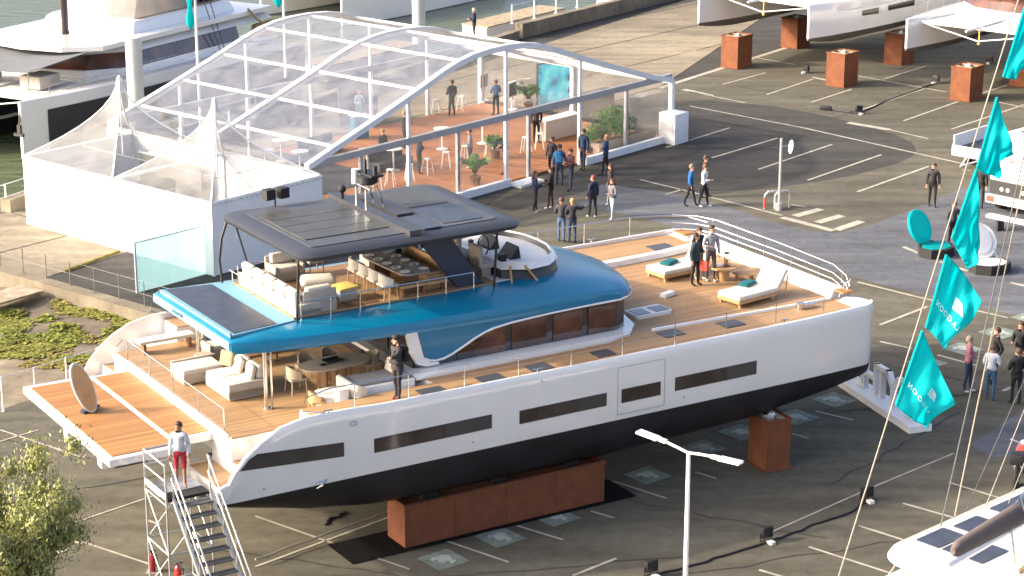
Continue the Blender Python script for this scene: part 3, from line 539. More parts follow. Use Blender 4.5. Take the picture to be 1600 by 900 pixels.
# flybridge floor, low edge rail
fly = MB().prism([(3.5, 3.22), (9.9, 3.22), (9.9, 7.18), (3.5, 7.18)], 6.17, 6.215).build('flybridge_floor', 'teak', boat, smooth=False)
MB().prism([(9.9, 3.3), (11.2, 3.3), (11.2, 7.1), (9.9, 7.1)], 6.19, 6.225).build('helm_floor', 'gel_matte', boat, smooth=False)
for far in (0, 1):
    for x in (3.7, 4.6, 5.5, 6.4, 7.3, 8.2, 9.1): MB().cyl((x, mir(3.16, far), 6.15), .014, .5, 6).build('stanchion', 'steel', fly)
    MB().tube([(3.7, mir(3.16, far), 6.65), (9.1, mir(3.16, far), 6.65)], .016, 6).build('hand_rail', 'steel', fly)
for y in (3.4, 4.6, 5.8, 7.0): MB().cyl((3.42, y, 6.17), .014, .42, 6).build('stanchion', 'steel', fly)
MB().tube([(3.42, 3.2, 6.58), (3.42, 7.2, 6.58)], .014, 6).build('hand_rail', 'steel', fly)
# hardtop
def rrect(x0, x1, y0, y1, r, n=5, bulge=0):
    P = []
    for cx, cy, a0 in ((x1 - r, y1 - r, 0), (x0 + r, y1 - r, 90), (x0 + r, y0 + r, 180), (x1 - r, y0 + r, 270)):
        for k in range(n + 1): a = R(a0 + 90 * k / n); P.append((cx + r * math.cos(a), cy + r * math.sin(a)))
    return [(x + (bulge * (1 - ((y - (y0 + y1) / 2) / ((y1 - y0) / 2)) ** 2) if x > (x0 + x1) / 2 else 0), y) for x, y in P]
ht = [(x, y, z) for x, y, z in []]
def htring(ins, z, crown=0.0):
    return [(x, y, z + crown * (1 - ((y - 5.2) / 2.9) ** 2)) for x, y in rrect(3.45 + ins, 10.35 - ins, 2.5 + ins, 7.9 - ins, .45, 5, .35)]
hard = MB().loft([htring(.25, 7.84), htring(.02, 7.92), htring(0, 8.02), htring(.12, 8.1), htring(.5, 8.14)]).build('hardtop', ['hardtop_dark'], boat, ang=60)
MB().prism(rrect(4.0, 9.85, 3.05, 7.35, .2), 8.135, 8.16).build('top_skin', 'hardtop', hard, smooth=False)
sp = MB()
MB().prism(rrect(4.15, 6.75, 3.75, 6.75, .08), 8.16, 8.185).build('roof_panel', 'solar_olive', hard, smooth=False)
for y in (4.5, 5.25, 6.0): MB().bb(4.2, 6.7, y - .01, y + .01, 8.185, 8.19).build('panel_seam', 'hardtop_dark', hard, smooth=False)
MB().prism([(6.85, 2.75), (7.2, 2.75), (7.2, 7.7), (6.85, 7.7)], 8.1, 8.27).build('roof_ridge', 'hardtop_dark', hard, smooth=False)
MB().prism(rrect(7.45, 8.0, 4.6, 7.1, .06), 8.16, 8.23).build('roof_hatch', 'trim_dark', hard, smooth=False)
MB().prism(rrect(7.45, 8.0, 3.0, 4.4, .06), 8.16, 8.2).build('roof_hatch', 'solar', hard, smooth=False)
MB().prism(rrect(8.2, 9.5, 3.3, 5.1, .06), 8.16, 8.178).build('roof_panel', 'solar', hard, smooth=False)
MB().prism(rrect(8.2, 9.5, 5.3, 7.1, .06), 8.16, 8.178).build('roof_panel', 'solar_olive', hard, smooth=False)
MB().tube([(3.52, 2.85, 7.95), (3.5, 3.0, 6.15)], .035, 8).build('strut', 'black', hard)
MB().tube([(3.6, 7.6, 7.95), (3.4, 7.62, 7.4), (3.3, 7.6, 6.8), (3.32, 7.5, 6.1)], .04, 8).build('strut', 'black', hard)
MB().tube([(3.75, 7.5, 7.95), (4.0, 7.45, 7.0), (4.2, 7.4, 6.2)], .025, 8).build('strut', 'black', hard)
MB().tube([(9.75, 2.95, 7.95), (9.7, 3.05, 6.15)], .035, 8).build('strut', 'black', hard)
MB().tube([(9.75, 7.45, 7.95), (9.7, 7.35, 6.15)], .035, 8).build('strut', 'black', hard)
for y in (3.35, 6.9):
    pl = [(7.35, 7.9), (8.35, 7.9), (9.55, 6.2), (8.7, 6.2)]
    MB().add([(x, y, z) for x, z in pl] + [(x, y + .14, z) for x, z in pl], [(3, 2, 1, 0), (4, 5, 6, 7), (0, 1, 5, 4), (1, 2, 6, 5), (2, 3, 7, 6), (3, 0, 4, 7)]).build('slanted_support', 'deep_blue', hard, smooth=False)
# radar mast on the hardtop
rm = MB().tube([(7.0, 6.2, 8.2), (7.0, 6.2, 8.75), (7.35, 6.2, 8.85), (7.6, 6.2, 8.2)], .03, 8).tube([(7.0, 5.6, 8.2), (7.0, 5.6, 8.75), (7.35, 5.6, 8.85), (7.6, 5.6, 8.2)], .03, 8).tube([(7.1, 5.5, 8.8), (7.1, 6.3, 8.8)], .03, 8).build('radar_mast', 'steel', hard)
MB().loft([[(7.25 + r * math.cos(k * .5236), 5.95 + r * math.sin(k * .5236), z) for k in range(12)] for r, z in ((.2, 8.86), (.3, 8.92), (.3, 9.08), (.18, 9.16))]).build('radome', 'black', rm)
MB().cyl((7.0, 6.25, 8.85), .1, .42, 10).build('antenna', 'gel_matte', rm); MB().cyl((7.3, 5.6, 9.1), .07, .35, 8).cyl((7.15, 5.9, 9.15), .05, .45, 8).build('antenna', 'black', rm)
MB().bb(7.1, 7.5, 5.45, 6.3, 9.14, 9.2).build('scanner_bar', 'black', rm, smooth=False)
MB().cyl((6.9, 6.9, 8.2), .05, .3, 8).ball((6.9, 6.9, 8.55), .12).build('horn', 'rubber', rm)
tl = MB()
for k in range(2): tl.box((4.9 + k * .45, 7.6, 8.5), (.3, .25, .3), .2)
tl.cyl((5.1, 7.6, 8.1), .03, .5, 6).build('search_light', 'black', hard, smooth=False)
# helm station
hx = [(10.15, 3.4), (10.9, 3.0), (11.6, 3.1), (12.2, 3.6), (12.55, 4.5), (12.6, 5.2)]; hx = hx + [(a, BM - b) for a, b in hx[::-1][1:]]
cxh = (11.2, 5.2)
def sc(P, s, z, dz=0): return [(cxh[0] + (x - cxh[0]) * s, cxh[1] + (y - cxh[1]) * s, z + dz * (x - 10.1)) for x, y in P]
helm = MB().loft([sc(hx, 1.0, 6.1), sc(hx, .93, 6.62), sc(hx, .9, 6.66), sc(hx, .86, 6.6), sc(hx, .85, 6.42)]).build('helm_console', ['trim_dark'], boat, ang=50)
MB().loft([sc(hx, .99, 6.5), sc(hx, .95, 6.66), sc(hx, .90, 6.68), sc(hx, .87, 6.6)], True, False).build('console_rim', 'gelcoat', helm, ang=60)
MB().prism([(a, b) for a, b, c in sc(hx, .86, 0)], 6.43, 6.5).build('dashboard', 'gel_matte', helm, smooth=False)
for y in (4.5, 5.7):
    MB().add([(10.9, y - .35, 6.5), (10.9, y + .35, 6.5), (11.2, y + .35, 6.86), (11.2, y - .35, 6.86), (11.26, y - .35, 6.5), (11.26, y + .35, 6.5)], [(0, 3, 2, 1), (3, 4, 5, 2), (0, 4, 3), (1, 2, 5), (0, 1, 5, 4)]).build('display', 'black', helm, smooth=False)
MB().tube([(10.55 + .06 * math.sin(k * .4189), 5.1 + .3 * math.cos(k * .4189), 6.75 + .3 * math.sin(k * .4189)) for k in range(15)], .022, 6, closed=True).tube([(10.55, 4.82, 6.75), (10.55, 5.38, 6.75)], .015, 5).tube([(10.55, 5.1, 6.75), (10.8, 5.1, 6.6)], .03, 6).build('steering_wheel', 'black', helm)
for a in ((10.55, 10.75, 4.1, 4.3), (10.6, 10.7, 5.9, 6.05)): MB().bb(*a, 6.5, 6.71).build('throttle', 'black', helm, smooth=False)
hs = MB().rbox((9.95, 4.1, 6.55), (.5, .6, .16), .05).rbox((9.72, 4.1, 6.85), (.14, .6, .6), .05).bb(9.8, 10.1, 3.9, 4.3, 6.2, 6.5).build('helm_seat', 'fabric_cream', helm)
hs2 = MB().rbox((9.95, 5.6, 6.55), (.5, 1.2, .16), .05).rbox((9.72, 5.6, 6.85), (.14, 1.2, .6), .05).bb(9.8, 10.1, 5.2, 6.0, 6.2, 6.5).build('helm_seat', 'fabric_cream', helm)
for a, b in (((10.35, 3.25, 6.62), (10.3, 3.05, 6.12)), ((10.75, 3.1, 6.62), (11.1, 2.95, 6.14))): MB().tube([a, b], .035, 6).build('console_leg', 'wood_tan', helm)
# cockpit columns
for y, x in ((2.65, 2.35), (7.75, 2.6)):
    MB().cyl((x, y, 4.0), .055, 1.75, 10).cyl((x + .16, y - .02, 4.0), .035, 1.75, 8).cyl((x + .05, y, 4.0), .13, .03, 10).build('column', 'steel', boat)
# side-deck stanchions and lines, bow rails
NX = [3.7, 5.3, 7.0, 8.7, 10.4, 12.1, 13.9, 15.7, 17.5, 19.3]
for far in (0, 1):
    for x in NX:
        y = hull_y(x)[0] + .08; MB().cyl((x, mir(y, far), 4.5), .014, .72, 6).build('stanchion', 'steel', boat)
    P = [(x, mir(hull_y(x)[0] + .08, far), 5.2) for x in NX]
    if far: MB().tube(P + [(20.3, BM - .45, 5.2), (21.0, BM - 1.0, 5.2), (21.25, BM - 1.8, 5.15)], .02, 6).build('side_rail', 'steel', boat)
    else: MB().tube(P[1:] + [(20.2, .5, 5.15)], .006, 4).build('life_line', 'steel', boat)
    MB().tube([(x, y, 4.88) for x, y, z in P], .006, 4).build('life_line', 'steel', boat)
    MB().tube([(3.0, mir(.08, far), 4.55), (2.2, mir(.1, far), 4.75), (2.3, mir(.1, far), 5.1), (3.0, mir(.08, far), 5.25), (5.3, mir(.08, far), 5.2)], .018, 6).build('stern_rail', 'steel', boat)
for z in (5.25, 4.98, 4.78): MB().tube([(20.6, 9.7, z), (21.2, 9.1, z), (21.45, 8.3, z), (21.5, 5.2, z), (21.45, 2.3, z - .02), (21.3, 1.5, z - .15), (21.2, 1.2, z - .4)], .018, 6).build('bow_rail', 'steel', boat)
for y in (8.6, 7.2, 5.8, 4.4, 3.0, 1.9): MB().cyl((21.47, y, 4.55), .016, .7, 6).build('stanchion', 'steel', boat)
MB().tube([(20.9, 1.35, 4.5), (21.0, 1.2, 5.0), (21.25, 1.25, 5.1), (21.3, 1.4, 4.6)], .022, 6).build('bow_seat_frame', 'steel', boat)
MB().box((21.1, 1.35, 4.68), (.4, .42, .05)).build('bow_seat', 'teak_orange', boat, smooth=False)
MB().box((20.9, 9.35, 4.68), (.5, .6, .05)).build('bow_seat', 'teak_orange', boat, smooth=False)
MB().loft([[(20.75, y, 4.43), (20.85, y, 4.68), (21.35, y, 4.68), (21.5, y, 4.45), (21.45, y, 4.0), (20.8, y, 4.0)] for y in (1.55, 2.0, 5.2, 8.4, 8.9)]).build('front_coaming', 'gelcoat', boat, ang=30)
MB().loft([[(x, y - .13, 4.43), (x, y - .1, 4.6), (x, y + .1, 4.62), (x, y + .14, 4.43)] for x, y in ((14.8, 8.0), (17, 7.95), (19, 8.05), (20.7, 8.3))]).build('deck_coaming', 'gelcoat', boat)
MB().loft([[(x, y - .05, 4.43), (x, y - .04, 4.5), (x, y + .04, 4.5), (x, y + .05, 4.43)] for x, y in ((14.3, 1.75), (17, 1.62), (19.5, 1.5), (20.7, 1.5))]).build('deck_coaming', 'gelcoat', boat)
# hatches flush in the deck
for (px, py, w, l) in ((674, 611, .5, .75), (766, 591, .5, .75), (842, 574, .5, .7), (727, 605, .2, .5), (942, 552, .5, .6), (1048, 521, .55, .7), (1142, 506, .55, .7), (1032, 386, .6, .8), (860, 418, .4, .6)):
    x, y = bz(px, py, 4.44); MB().box((x, y, 4.44), (l, w, .03)).build('deck_hatch', 'hardtop', boat, smooth=False)
x, y = bz(1015, 487, 4.5); hb = MB().prism(rrect(x - .65, x + .65, y - .3, y + .45, .12), 4.43, 4.53).build('forward_locker', 'gel_matte', boat)
MB().bb(x + .1, x + .6, y - .2, y + .3, 4.53, 4.545).bb(x - .55, x - .1, y - .2, y + .3, 4.53, 4.545).build('locker_hatch', 'glass_dark', hb, smooth=False)
x, y = bz(1090, 485, 4.43); MB().box((x, y, 4.7), (.9, .03, .5)).build('glass_panel', 'glass_rail', boat, smooth=False)
x, y = bz(1043, 463, 4.43); MB().box((x, y, 4.5), (.5, .22, .12), .3).build('mooring_bits', 'gel_matte', boat)
x, y = bz(1250, 483, 4.43); MB().cyl((x, y, 4.43), .12, .2, 10).box((x + .25, y, 4.5), (.5, .2, .12)).build('windlass', 'steel', boat)
# ================================================================ FURNITURE ON THE CATAMARAN
def bthing(name, label, cat, x, y, z, rz=0, group=None): return thing(name, label, cat, bw(x, y, z), BYAW + rz, group)
def sofa(name, label, x, y, z, rz, L, W, backs=2, arms=(1, 1), seat='fabric_white', base='fabric_cream', pill=None, group=None, h=.36, bh=.34, cat='sofa', low=0):
    # long axis = local y, back towards +x, seat opens to -x
    t = bthing(name, label, cat, x, y, z, rz, group)
    MB().rbox((0, 0, h * .45), (W, L, h * .8), .04).build('base', base, t)
    n = max(1, backs); l = (L - .1 * sum(arms)) / n; off = (.05 * arms[0] - .05 * arms[1])
    for i in range(n):
        yy = -L / 2 + .1 * arms[0] + l * (i + .5)
        MB().rbox((-.06, yy, h), (W - .14, l - .035, .16), .06, seg=3).build('seat_cushion', seat, t)
        if bh: MB().rbox((W / 2 - .14, yy, h + .08 + bh / 2), (.2, l - (.09 if low else .04), bh), .07, seg=3, tilt=.12).build('back_cushion', seat, t)
    for k, s in ((0, -1), (1, 1)):
        if arms[k]: MB().rbox((0, s * (L / 2 - .05), h * .7), (W, .1, h * 1.25), .04).build('arm', base, t)
    hb = (h + bh) * (.62 if low else 1)
    if bh:
        for i in range(n if low else 1): MB().rbox((W / 2 - .03, (-L / 2 + L / n * (i + .5)) if low else 0, hb * .5), (.07, L / n - .02 if low else L, hb), .03).build('back', base, t)
    if pill:
        for (a, b) in pill:
            p = MB().rbox((a, b, h + .28), (.14, .42, .4), .06, seg=3, tilt=.3).build('pillow', seat, t); MB().tube([(a - .1, b + .05, h + .12), (a - .14, b + .05, h + .25), (a - .08, b + .05, h + .42)], .012, 5).build('strap', 'trim_dark', p)
    return t
# cockpit
sofa('chaise', 'white chaise longue seat at the stern rail of the cockpit', 1.85, 5.95, 4.0, 0, .95, 1.35, 1, (0, 1), bh=.0)
o = bthing('pouf', 'small round white side stool behind the chaise in the cockpit', 'stool', 2.35, 6.75, 4.0); MB().cyl((0, 0, 0), .28, .34, 14).build('seat_base', 'fabric_white', o); MB().cyl((0, 0, .34), .24, .03, 14).build('top', 'wicker', o)
sofa('sofa', 'white two-seat sofa with strapped pillows beside the steel column', 2.3, 4.45, 4.0, 0, 1.6, 1.15, 2, (1, 0), pill=[(.22, -.45), (.22, .3)], bh=.36)
p = bthing('cushion', 'tan square cushion propped between chaise and sofa', 'cushion', 2.45, 5.35, 4.42, .5); MB().rbox((0, 0, .22), (.14, .44, .44), .06, seg=3, tilt=.3).build('cover', 'fabric_tan', p)
sofa('bench_sofa', 'long white bench sofa on the far side of the cockpit under the roof', 4.1, 7.5, 4.0, R(90), 2.9, .95, 3, (1, 1), bh=.36)
o = bthing('low_table', 'low brown coffee table in front of the far bench sofa', 'table', 3.9, 6.3, 4.0); MB().rbox((0, 0, .3), (1.0, .6, .05), .02).build('table_top', 'wood_brown', o)
for a in (-.4, .4):
    for b in (-.22, .22): MB().cyl((a, b, 0), .03, .28, 6).build('leg', 'wood_brown', o)
o = bthing('dining_table', 'oval pale wood dining table with slatted base in the cockpit', 'table', 4.75, 3.35, 4.0, R(4))
pl = [(1.05 * math.copysign(abs(math.cos(a)) ** .75, math.cos(a)), .52 * math.copysign(abs(math.sin(a)) ** .75, math.sin(a))) for a in [k * 2 * math.pi / 28 for k in range(28)]]
MB().prism(pl, .66, .71).build('table_top', 'wicker', o)
for k in range(10): a = k * 2 * math.pi / 10; MB().box((.5 * math.cos(a), .22 * math.sin(a), .33), (.12, .05, .66), a + 1.57).build('slat', 'wood_tan', o, smooth=False)
t = bthing('serving_tray', 'black tray on the oval cockpit table', 'tray', 4.75, 3.42, 4.715, .1); MB().box((0, 0, .015), (.5, .3, .02)).build('tray_base', 'black', t); MB().box((0, .15, .04), (.5, .015, .05)).box((0, -.15, .04), (.5, .015, .05)).build('tray_rim', 'black', t)
t = bthing('phone', 'small black device on the oval cockpit table', 'device', 4.35, 3.25, 4.712, .4); MB().rbox((0, 0, .015), (.2, .12, .03), .01).build('casing', 'black', t)
def chair(label, x, y, z, rz, seat='wicker', frame='wicker', group=None, name='chair', sc=1.0):
    t = bthing(name, label, 'chair', x, y, z, rz, group)      # faces -x
    MB().rbox((0, 0, .42 * sc), (.5 * sc, .5 * sc, .09), .04).build('seat', seat, t)
    MB().loft([[(.22 * sc - .3 * sc * (abs(math.sin(q)) ** 3) + k * .035, (.26 + k * .03) * sc * math.sin(q), zz) for k, zz in ((0, .44 * sc), (1, .44 * sc), (1, .78 * sc - .14 * abs(math.sin(q)) ** 3), (0, .78 * sc - .14 * abs(math.sin(q)) ** 3))] for q in [R(-90 + 15 * i) for i in range(13)]]).build('backrest', seat, t)
    for a in (-.2, .2):
        for b in (-.2, .2): MB().tube([(a * sc, b * sc, .4 * sc), (a * 1.15 * sc, b * 1.15 * sc, 0)], .018, 6).build('leg', frame, t)
    return t
chair('beige armchair at the stern end of the oval cockpit table', 3.62, 3.45, 4.0, R(180), group='cockpit dining chairs')
chair('beige armchair at the far left of the oval cockpit table', 4.3, 4.15, 4.0, R(90), group='cockpit dining chairs')
chair('beige armchair at the far middle of the oval cockpit table', 5.05, 4.2, 4.0, R(90), group='cockpit dining chairs')
chair('beige armchair at the cabin end of the oval cockpit table', 5.95, 3.5, 4.0, 0, group='cockpit dining chairs')
# daybed on the near side
o = bthing('daybed', 'white built daybed with grey mattress beside the person in black', 'daybed', 5.05, 1.95, 4.0, R(-2))
MB().rbox((.3, 0, .26), (1.8, .95, .52), .04).build('base', 'gelcoat', o); MB().rbox((.34, .03, .55), (1.66, .82, .12), .05, seg=3).build('mattress', 'fabric_grey', o)
MB().loft([[(x, y, z0) for x, y in rrect(-1.5, -.62, -.45, .5, .25, 4)] for z0 in (.04, .3)] + [[(x, y, .36) for x, y in rrect(-1.44, -.64, -.4, .45, .22, 4)]]).build('chaise_end', 'fabric_white', o, ang=50); MB().rbox((-.66, .02, .5), (.16, .9, .36), .07, seg=3).build('bolster', 'fabric_white', o)
p = bthing('pillow', 'white pillow leaning at the cabin end of the daybed', 'pillow', 5.85, 2.05, 4.6, 0); MB().rbox((0, 0, .2), (.14, .5, .38), .06, seg=3, tilt=.3).build('cover', 'fabric_white', p)
chair('white deck chair with pale cushion next to the near rail', 4.45, 1.35, 4.0, R(200), seat='fabric_white', frame='white_metal', name='deck_chair')
p = bthing('cushion', 'pale yellow cushion on the white deck chair', 'cushion', 4.42, 1.34, 4.47, .3); MB().rbox((0, 0, .06), (.36, .36, .1), .05, seg=3).build('cover', 'fabric_tan' if 0 else 'fabric_cream', p)
chair('low wooden lounge chair by the near stern rail', 3.35, 1.6, 4.0, R(170), seat='wood_tan', frame='wood_tan', name='lounge_chair', sc=.85)
o = bthing('side_cabinet', 'tall narrow white cabinet at the stern end of the daybed', 'cabinet', 3.95, 1.35, 4.0); MB().rbox((0, 0, .33), (.3, .3, .66), .02).build('body', 'gelcoat', o); MB().box((0, 0, .67), (.31, .31, .02)).build('cabinet_top', 'fabric_white', o)
o = bthing('bench', 'small white bench at the far stern corner of the cockpit', 'bench', 2.0, 8.75, 4.0, R(0)); MB().rbox((0, 0, .36), (1.7, .45, .1), .04).build('seat', 'fabric_white', o)
for a in (-.7, .7): MB().box((a, 0, .16), (.08, .4, .32)).build('leg', 'wood_brown', o)
# board standing on the swim platform
o = bthing('surf_board', 'golden oval board with dark blue rim standing on the swim platform', 'board', -1.55, 5.25, 3.84, R(-62)); o.rotation_euler = (R(-14), R(-14), R(38))
n = 26; ov = [(.27 * math.cos(k * 2 * math.pi / n), .72 + .72 * math.sin(k * 2 * math.pi / n)) for k in range(n)]
MB().loft([[(x, -.06, z) for x, z in ov], [(x * 1.04, 0, .72 + (z - .72) * 1.02) for x, z in ov], [(x, .06, z) for x, z in ov]][::-1]).build('rim', 'grey_metal', o)
MB().loft([[(x * .9, -.075, .72 + (z - .72) * .93) for x, z in ov], [(x * .9, -.05, .72 + (z - .72) * .93) for x, z in ov]][::-1]).build('deck_face', 'wood_tan', o)
MB().loft([[(x * .9, .05, .72 + (z - .72) * .93) for x, z in ov], [(x * .9, .075, .72 + (z - .72) * .93) for x, z in ov]][::-1]).build('deck_face', 'wood_tan', o)
MB().box((.0, .22, .08), (.5, .4, .06)).box((0, .3, .3), (.1, .06, .5)).build('stand', 'deep_blue', o)
# flybridge
o = sofa('sofa', 'long cream sofa with its back to the aft roof panel on the flybridge', 3.95, 5.05, 6.2, R(180), 3.7, .78, 5, (1, 1), bh=.36, h=.26, low=1)
sofa('sofa', 'cream two-seat sofa on the near edge of the flybridge', 4.35, 3.6, 6.2, R(-90), 1.0, .62, 1, (1, 1), bh=.3)
sofa('armchair', 'cream armchair on the far edge of the flybridge lounge', 4.95, 6.75, 6.2, R(90), .95, .72, 1, (1, 1), cat='armchair', bh=.3)
o = chair('tan tub chair at the far side of the flybridge under the hardtop', 5.85, 6.75, 6.2, R(90), seat='fabric_cream', name='tub_chair'); 
o = bthing('ottoman', 'rounded cream ottoman in the middle of the flybridge', 'ottoman', 5.3, 5.35, 6.2, R(-20)); MB().rbox((0, 0, .22), (1.0, .62, .34), .16, seg=3).build('body', 'fabric_white', o)
o = bthing('coffee_table', 'round olive coffee table in front of the flybridge sofa', 'table', 4.85, 4.35, 6.2); MB().cyl((0, 0, .3), .42, .04, 20).build('table_top', 'olive', o); MB().cyl((0, 0, 0), .12, .3, 10).cyl((0, 0, 0), .25, .03, 14).build('pedestal', 'wood_brown', o)
o = bthing('pouf', 'square pouf covered with a yellow throw on the flybridge', 'pouf', 5.45, 4.1, 6.2, R(10)); MB().rbox((0, 0, .18), (.62, .55, .36), .06).build('body', 'fabric_cream', o); MB().rbox((.02, 0, .37), (.66, .58, .05), .02).build('throw', 'yellow', o)
o = bthing('rug', 'brown rug by the near edge of the flybridge', 'rug', 5.7, 3.55, 6.217); MB().rbox((0, 0, .008), (.95, .5, .014), .006).build('pile', 'wood_brown', o)
o = bthing('galley_unit', 'white galley unit with grill on the far side of the flybridge', 'cabinet', 7.8, 6.05, 6.2)
MB().rbox((0, 0, .42), (1.35, .6, .84), .03).build('body', 'gelcoat', o); MB().box((-.3, -.305, .5), (.5, .02, .4)).build('door_panel', 'gel_matte', o); MB().box((-.3, -.318, .62), (.4, .012, .06)).build('grill_slot', 'trim_dark', o); MB().box((.3, -.305, .6), (.18, .02, .14)).build('control_panel', 'trim_dark', o); MB().box((0, 0, .85), (1.38, .63, .03)).build('counter', 'plate', o)
o = bthing('dining_table', 'long dark dining table laid with white plates on the flybridge', 'table', 7.3, 4.45, 6.2, R(92))
MB().prism([(1.3 * math.copysign(abs(math.cos(a)) ** .4, math.cos(a)), .5 * math.copysign(abs(math.sin(a)) ** .4, math.sin(a))) for a in [k * 2 * math.pi / 28 for k in range(28)]], .66, .70).build('table_top', 'fabric_grey', o)
for a in (-.8, .8): MB().box((a, 0, .33), (.1, .5, .66)).build('leg', 'wood_brown', o)
k = 0
for i in range(5):
    for s in (-1, 1):
        q = bw(7.3, 4.45, 6.905) + Matrix.Rotation(BYAW + R(92), 3, 'Z') @ Vector((-1.02 + .5 * i, s * .3, 0))
        t = thing('dinner_plate', '%s white dinner plate on the %s side of the laid flybridge table' % (['nearest', 'second', 'middle', 'fourth', 'farthest'][i], 'bow' if s < 0 else 'stern'), 'plate', q, group='plates on the flybridge table')
        MB().loft([[(r * math.cos(j * .449), r * math.sin(j * .449), z) for j in range(14)] for r, z in ((.06, 0), (.10, .004), (.15, .022), (.145, .026), (.09, .012))]).build('dish', 'plate', t); MB().cyl((0, 0, .013), .07, .006, 12).build('napkin', 'fabric_grey' if i % 2 else 'plate', t)
for i in range(4):
    q = bw(7.3, 4.45, 6.905) + Matrix.Rotation(BYAW + R(92), 3, 'Z') @ Vector((-.77 + .5 * i, .02 * (-1) ** i, 0))
    t = thing('drinking_glass', '%s clear glass along the middle of the laid flybridge table' % ['nearest', 'second', 'third', 'farthest'][i], 'glass', q, group='glasses on the flybridge table'); MB().loft([[(r * math.cos(j * .785), r * math.sin(j * .785), z) for j in range(8)] for r, z in ((.035, 0), (.045, .12), (.038, .12), (.03, .01))]).build('bowl', 'glass_rail', t)
for i in range(4): chair('%s white chair on the stern side of the laid flybridge table' % ['nearest', 'second', 'third', 'farthest'][i], 6.55, 3.55 + .6 * i, 6.2, R(180 + 0), seat='fabric_white', frame='wood_tan', group='white chairs of the flybridge table', name='dining_chair', sc=.95)
o = bthing('settee', 'tan wooden settee on the bow side of the laid flybridge table', 'settee', 8.15, 4.9, 6.2); MB().rbox((0, 0, .22), (.6, 2.6, .42), .03).build('base', 'wood_tan', o); MB().rbox((.26, 0, .55), (.1, 2.6, .45), .03).build('back', 'wood_tan', o); MB().rbox((-.05, 0, .46), (.48, 2.5, .1), .04).build('cushion', 'fabric_tan', o)
o = bthing('rail_bench', 'low tan bench with rail at the near edge of the flybridge', 'bench', 7.6, 3.42, 6.2); MB().rbox((0, 0, .3), (1.5, .26, .08), .02).build('seat', 'wood_tan', o)
for a in (-.65, 0, .65): MB().box((a, 0, .13), (.06, .2, .26)).build('leg', 'wood_brown', o)
# foredeck loungers
def lounger(label, x, y, rz, gro='foredeck sun loungers'):
    t = bthing('sun_lounger', label, 'sun lounger', x, y, 4.43, rz, gro)       # head towards +x
    MB().rbox((-.2, 0, .17), (1.7, .95, .1), .02).build('frame', 'wood_tan', t)
    for a in (-.95, .45):
        for b in (-.4, .4): MB().box((a, b, .06), (.07, .07, .12)).build('leg', 'wood_tan', t, smooth=False)
    MB().rbox((-.2, 0, .29), (1.7, .95, .15), .06, seg=3).build('mattress', 'fabric_white', t)
    MB().rbox((.78, 0, .56), (.15, .95, .72), .06, seg=3, tilt=.62).build('backrest', 'fabric_white', t)
    MB().tube([(.95, -.45, .1), (1.05, -.45, .75)], .02, 6).tube([(.95, .45, .1), (1.05, .45, .75)], .02, 6).build('back_brace', 'wood_tan', t)
    return t
lounger('white sun lounger with raised back, nearest the bow on the foredeck', 18.7, 2.75, R(8))
lounger('white sun lounger half hidden behind the two visitors on the foredeck', 18.4, 6.1, R(4))
for (x, y, z, l) in ((18.75, 3.1, 4.81, 'folded dark teal towel on the nearer foredeck lounger'), (18.05, 6.25, 4.81, 'folded dark teal towel on the farther foredeck lounger')):
    t = bthing('towel', l, 'towel', x, y, z, .4); MB().rbox((0, 0, .03), (.62, .36, .06), .025, seg=2).rbox((.05, .02, .065), (.5, .3, .03), .012).build('cloth', 'teal_cloth', t)
x, y = bz(1130, 415, 4.9); o = bthing('round_table', 'round wooden side table with lantern on the foredeck', 'table', x, y, 4.43)
MB().cyl((0, 0, .4), .42, .04, 20).build('table_top', 'wood_tan', o); MB().cyl((0, 0, 0), .2, .4, 14).build('base', 'wood_tan', o)
t = bthing('lantern', 'tall lantern on the round foredeck table', 'lantern', x + .1, y - .05, 4.875); MB().cyl((0, 0, 0), .1, .03, 10).cyl((0, 0, .42), .1, .03, 10).cyl((0, 0, .02), .03, .2, 8).build('cage', 'wood_brown', t); MB().tube([(.09, 0, 0), (.09, 0, .44)], .012, 5).tube([(-.09, 0, 0), (-.09, 0, .44)], .012, 5).tube([(0, .09, 0), (0, .09, .44)], .012, 5).build('frame', 'wood_brown', t)
t = bthing('bowl', 'white bowl on the round foredeck table', 'bowl', x - .16, y + .02, 4.875); MB().loft([[(r * math.cos(j * .6283), r * math.sin(j * .6283), z) for j in range(10)] for r, z in ((.05, 0), (.13, .08), (.11, .08), (.03, .02))]).build('shell', 'plate', t)
o = bthing('low_table', 'low square teak table between the foredeck loungers', 'table', 20.0, 4.4, 4.43, .1); MB().rbox((0, 0, .2), (1.0, .9, .06), .02).build('table_top', 'wood_tan', o)
for a in (-.4, .4):
    for b in (-.35, .35): MB().box((a, b, .09), (.07, .07, .18)).build('leg', 'wood_tan', o, smooth=False)
t = bthing('candle_pot', 'small brown pot on the deck beside the nearer lounger', 'pot', 19.35, 3.75, 4.65); MB().cyl((0, 0, 0), .1, .2, 12, r2=.12).build('pot_body', 'wood_brown', t)
